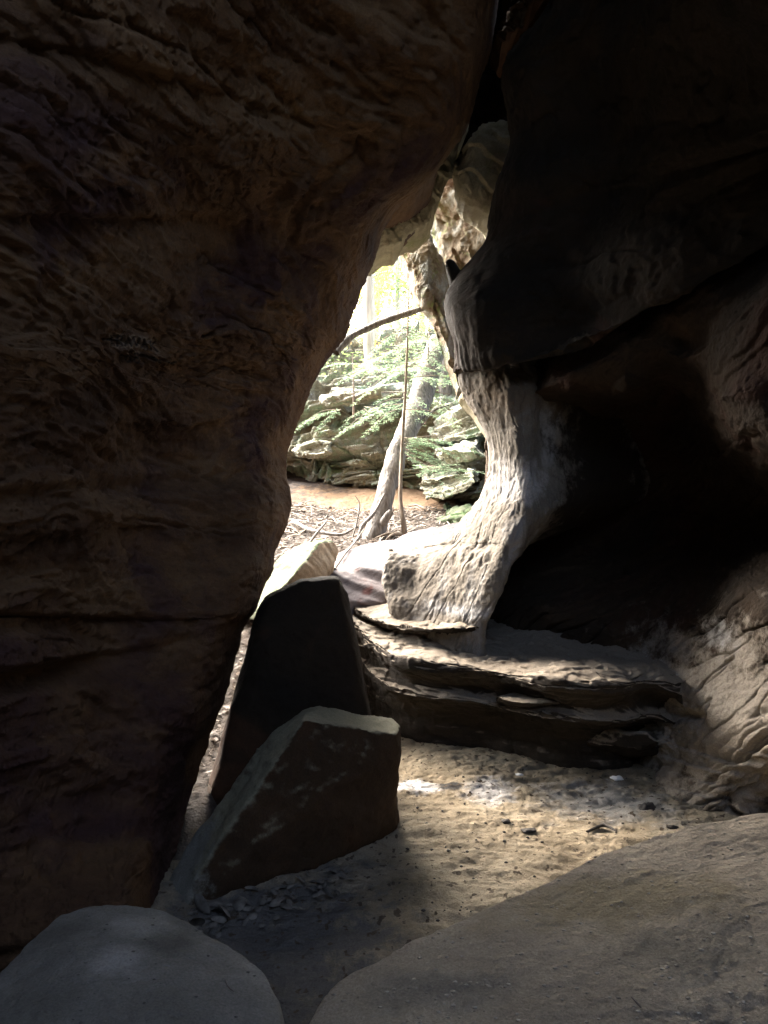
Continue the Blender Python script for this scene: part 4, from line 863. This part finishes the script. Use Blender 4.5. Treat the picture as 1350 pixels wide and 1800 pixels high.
# twigs and fallen sticks
S = Soup()
for k in range(420):
    x = random.uniform(-2.2, 1.2); y = random.uniform(4.3, 9.8); z = gz1(x, y)+.02; a = random.uniform(0, 3.14); l = random.uniform(.08, .35)
    dx, dy = math.cos(a)*l, math.sin(a)*l
    S.add(*tube([(x, y, z+random.uniform(0, .03)), (x+dx*.5, y+dy*.5, gz1(x+dx*.5, y+dy*.5)+random.uniform(.02, .08)), (x+dx, y+dy, gz1(x+dx, y+dy)+random.uniform(0, .06))], [.006, .008, .003], 4, sub=2))
tw = obj('twig_litter', *S.get(), M['twig']); tag(tw, 'tangle of small grey twigs over the dead leaves', 'twigs', kind='stuff')
for pts, r, lab in (([(515, 915, 8.6), (560, 935, 8.0), (600, 940, 7.9), (628, 925, 7.9)], .02, 'long curved stick lying on the leaves left of the dead trunk'),
                    ([(540, 960, 7.6), (556, 938, 7.7), (575, 915, 8.0)], .014, 'short stick slanting up just behind the mossy boulder'),
                    ([(588, 1000, 6.3), (605, 975, 6.6), (622, 955, 7.0), (640, 930, 7.3)], .012, 'thin bent stick between the mossy boulder and the white slab'),
                    ([(620, 945, 7.6), (628, 915, 7.6), (632, 885, 7.6), (625, 872, 7.6)], .009, 'upright dead twig left of the dead trunk')):
    V, F = tube([P(*p) for p in pts], [r, r, r*.8, r*.4][:len(pts)], 7, .2, 3); o = obj('stick', V, F, M['bark']); tag(o, lab, 'stick')
V, F = Soup(), None
for k in range(9):
    a0 = P(712, 940, 7.9); an = k/9*6.28+random.uniform(-.3, .3); l = random.uniform(.2, .45); x1, y1 = a0[0]+math.cos(an)*l, a0[1]+math.sin(an)*l*.7
    V.add(*tube([a0, ((a0[0]+x1)/2, (a0[1]+y1)/2, gz1((a0[0]+x1)/2, (a0[1]+y1)/2)+.06), (x1, y1, gz1(x1, y1))], [.022, .016, .006], 6, .2, 3))
o = obj('exposed_roots', *V.get(), M['bark2']); tag(o, 'knot of bare brown roots at the foot of the thin hemlock sapling', 'roots')

# ============================================================ SMALL THINGS ON FLOOR AND BOULDERS
def lump(c, r, seed, sq=(1, 1, .6), seg=10):
    u = np.linspace(.05, math.pi-.05, seg); v = np.linspace(0, 2*math.pi, seg*2, endpoint=False); U, W2 = np.meshgrid(u, v, indexing='ij')
    G = np.stack([np.sin(U)*np.cos(W2), np.sin(U)*np.sin(W2), np.cos(U)], -1).reshape(-1, 3); G *= (1+.5*fbm(G+seed*3.1, 1.6, 3, seed))[:, None]
    return G*r*np.array(sq)+np.array(c), grid_faces(seg, seg*2, True)
fz = lambda x, y: float(floor_z(np.array([x]), np.array([y]))[0])
def on_floor(px, py):
    d = 1300*CAMZ/(py-900); x = (px-675)/FL*d; return x, d, fz(x, d)
S = Soup()
for k in range(420):
    px, py = random.uniform(690, 1200), random.uniform(1345, 1640); x, y, z = on_floor(px, py); r = .002+.007*random.random()**4
    S.add(*lump((x, y, z+r*.3), r, k % 17, seg=5))
o = obj('charcoal_crumbs', *S.get(), M['dark'], smooth=False); tag(o, 'dark crumbs of charcoal and grit scattered over the sandy floor', 'crumbs', kind='stuff')
for (px, py, r, mat, lab, cat, sq) in ((1085, 1370, .030, 'white', 'white flattish pebble lying on the grey sand near the right wall', 'pebble', (1.2, .9, .4)),
                                    (912, 1362, .022, 'white', 'small pale pebble near the dark edge of the ledge shadow', 'pebble', (1.2, .8, .4)),
                                    (1138, 1420, .035, 'dark', 'black lump of charcoal on pale sand near the right wall', 'charcoal lump', (1.3, .9, .7)),
                                    (890, 1444, .018, 'dark', 'small dark stone in the middle of the sandy floor', 'stone', (1.3, .9, .6)),
                                    (930, 1462, .024, 'dark', 'dark flat stone in the disturbed sand, right of the small dark stone', 'stone', (1.6, .9, .4)),
                                    (1182, 1455, .020, 'dark', 'dark chip beside the big foreground boulder rim', 'stone', (1.5, .6, .5))):
    x, y, z = on_floor(px, py); V, F = lump((x, y, z+r*sq[2]*.5), r, px % 13, sq, 14); o = obj(cat.replace(' ', '_'), V, F, M[mat]); tag(o, lab, cat)
x0, y0, z0 = on_floor(1032, 1460); x1, y1, z1 = on_floor(1062, 1450); x2, y2, z2 = on_floor(1084, 1462)
V, F = tube([(x0, y0, z0+.01), (x1, y1, z1+.02), (x2, y2, z2+.01)], [.006, .010, .005], 7, .3, 3); o = obj('stick', V, F, M['dark']); tag(o, 'dark curved stick lying on the sand', 'stick')
# dead leaves heaped at the foot of the front slab
def leafquad(S, c, l, w, seed):
    r = np.random.default_rng(seed); a = unit(r.normal(0, 1, 3)*np.array([1, 1, .25])); b = unit(np.cross(a, r.normal(0, .35, 3)+np.array([0, 0, 1.])))
    n = np.cross(a, b); k = 7; t = np.linspace(-1, 1, k); prof = np.sqrt(np.maximum(1-t**2, .0))*(1-.2*t); curl = .35
    c3 = np.array(c); V = []
    for q, p in zip(t, prof):
        for s in (-1, -.5, 0, .5, 1): V.append(c3+a*q*l+b*s*p*w+n*(curl*w*(s*s*p)+.25*l*q*q))
    S.add(np.array(V), grid_faces(k, 5))
S = Soup()
for k in range(95):
    t = random.random(); px = 330+t*270+random.gauss(0, 16); py = 1625-t*95+random.gauss(0, 13)+8; x, y, z = on_floor(px, py)
    leafquad(S, (x, y, z+random.uniform(.005, .03)), random.uniform(.012, .034), random.uniform(.006, .016), k)
o = obj('dead_leaves', *S.get(), M['dead']); tag(o, 'drift of curled grey dead leaves along the foot of the front slab', 'dead leaves', kind='stuff')
S = Soup()
for k, (px, py) in enumerate(((398, 1610), (378, 1598), (352, 1606), (420, 1590), (345, 1625))):
    S = Soup(); x, y, z = on_floor(px, py); leafquad(S, (x, y, z+.04), .05, .028, 500+k)
    o = obj('dead_leaf', *S.get(), M['dead'])
    tag(o, ['largest pale dead leaf on the drift, right of the slab corner', 'curled dead leaf leaning against another just left of the largest', 'dead leaf nearest the bottom corner of the front slab', 'dead leaf at the right end of the big leaves, farther from the boulder', 'dead leaf lying closest to the small grey boulder'][k], 'dead leaf', 'big dead leaves by the front slab')
# grit on boulders
for b, n, r0, mat, lab, box in ((big, 420, .0036, 'grit', 'pale grit and leaf crumbs sprinkled over the big foreground boulder', (560, 1350, 1440, 1800)), (sml, 60, .003, 'dead', 'specks of grit on the small grey boulder', (60, 470, 1610, 1800))):
    T = bvh_of(b); S = Soup()
    for k in range(n):
        px, py = random.uniform(box[0], box[1]), random.uniform(box[2], box[3]); dr = Vector(P(px, py, 1.0))-Vector((0, 0, CAMZ)); h = T.ray_cast(Vector((0, 0, CAMZ)), dr)
        if h[0] is None or h[1].z < .5: continue
        r = r0*random.uniform(.35, 1.2); S.add(*lump((h[0].x, h[0].y, h[0].z+r*.2), r, k % 19, (1.4, .9, .5), 5))
    o = obj('grit', *S.get(), M[mat], smooth=False); tag(o, lab, 'grit', kind='stuff')
def lay(T, pts, r, mat, lab):
    q = []
    for px, py in pts:
        h = T.ray_cast(Vector((0, 0, CAMZ)), Vector(P(px, py, 1.0))-Vector((0, 0, CAMZ))); q.append(tuple(h[0]+Vector((0, 0, r*.7))))
    V, F = tube(q, [r, r, r*.7][:len(q)], 6, .2, 4); o = obj('twig', V, F, M[mat]); tag(o, lab, 'twig')
T = bvh_of(sml); lay(T, [(396, 1724), (402, 1736), (411, 1744)], .0022, 'litter', 'tiny pale bent twig on the small grey boulder')
T = bvh_of(big); lay(T, [(1111, 1754), (1119, 1763), (1127, 1772)], .002, 'litter', 'tiny pale straight twig on the big foreground boulder')

# ============================================================ LIGHT, WORLD, CAMERA
SUN_EL, SUN_AZ = 40.0, -40.0     # azimuth measured from +Y towards +X
w = bpy.data.worlds.new('World'); SC.world = w; w.use_nodes = True; nt = w.node_tree; nt.nodes.clear()
out = nt.nodes.new('ShaderNodeOutputWorld'); bg = nt.nodes.new('ShaderNodeBackground'); sky = nt.nodes.new('ShaderNodeTexSky')
sky.sky_type = 'NISHITA'; sky.sun_disc = False; sky.sun_elevation = math.radians(SUN_EL); sky.sun_rotation = math.radians(SUN_AZ); sky.dust_density = 5; sky.ozone_density = 0; sky.air_density = .65
mx = nt.nodes.new('ShaderNodeMix'); mx.data_type = 'RGBA'; mx.blend_type = 'MULTIPLY'; mx.inputs[0].default_value = 1; mx.inputs[7].default_value = (1, .93, .82, 1)
nt.links.new(sky.outputs[0], mx.inputs[6]); nt.links.new(mx.outputs[2], bg.inputs[0]); nt.links.new(bg.outputs[0], out.inputs[0]); bg.inputs[1].default_value = .15
sl = bpy.data.lights.new('sun', 'SUN'); sl.energy = 5.0; sl.angle = math.radians(76); sl.color = (1, .97, .92)
so = bpy.data.objects.new('sun', sl); COL.objects.link(so)
el, az = math.radians(SUN_EL), math.radians(SUN_AZ); L = Vector((math.sin(az)*math.cos(el), math.cos(az)*math.cos(el), math.sin(el)))
so.rotation_euler = L.to_track_quat('Z', 'Y').to_euler(); so.location = (0, 0, 20)
cam = bpy.data.cameras.new('camera'); co = bpy.data.objects.new('camera', cam); COL.objects.link(co); co.location = (0, 0, CAMZ); co.rotation_euler = (math.pi/2, 0, 0)
cam.sensor_fit = 'VERTICAL'; cam.sensor_height = 36; cam.lens = 26.0; cam.clip_start = .05; cam.clip_end = 1000; SC.camera = co
SC.view_settings.view_transform = 'Standard'; SC.view_settings.look = 'None'; SC.view_settings.gamma = 1; SC.view_settings.exposure = 3.5
SC.render.engine = 'CYCLES'; cy = SC.cycles; cy.use_denoising = True; cy.max_bounces = 7; cy.diffuse_bounces = 5; cy.transparent_max_bounces = 4; cy.caustics_reflective = False; cy.caustics_refractive = False
cy.sample_clamp_indirect = 6
SC.render.film_transparent = False
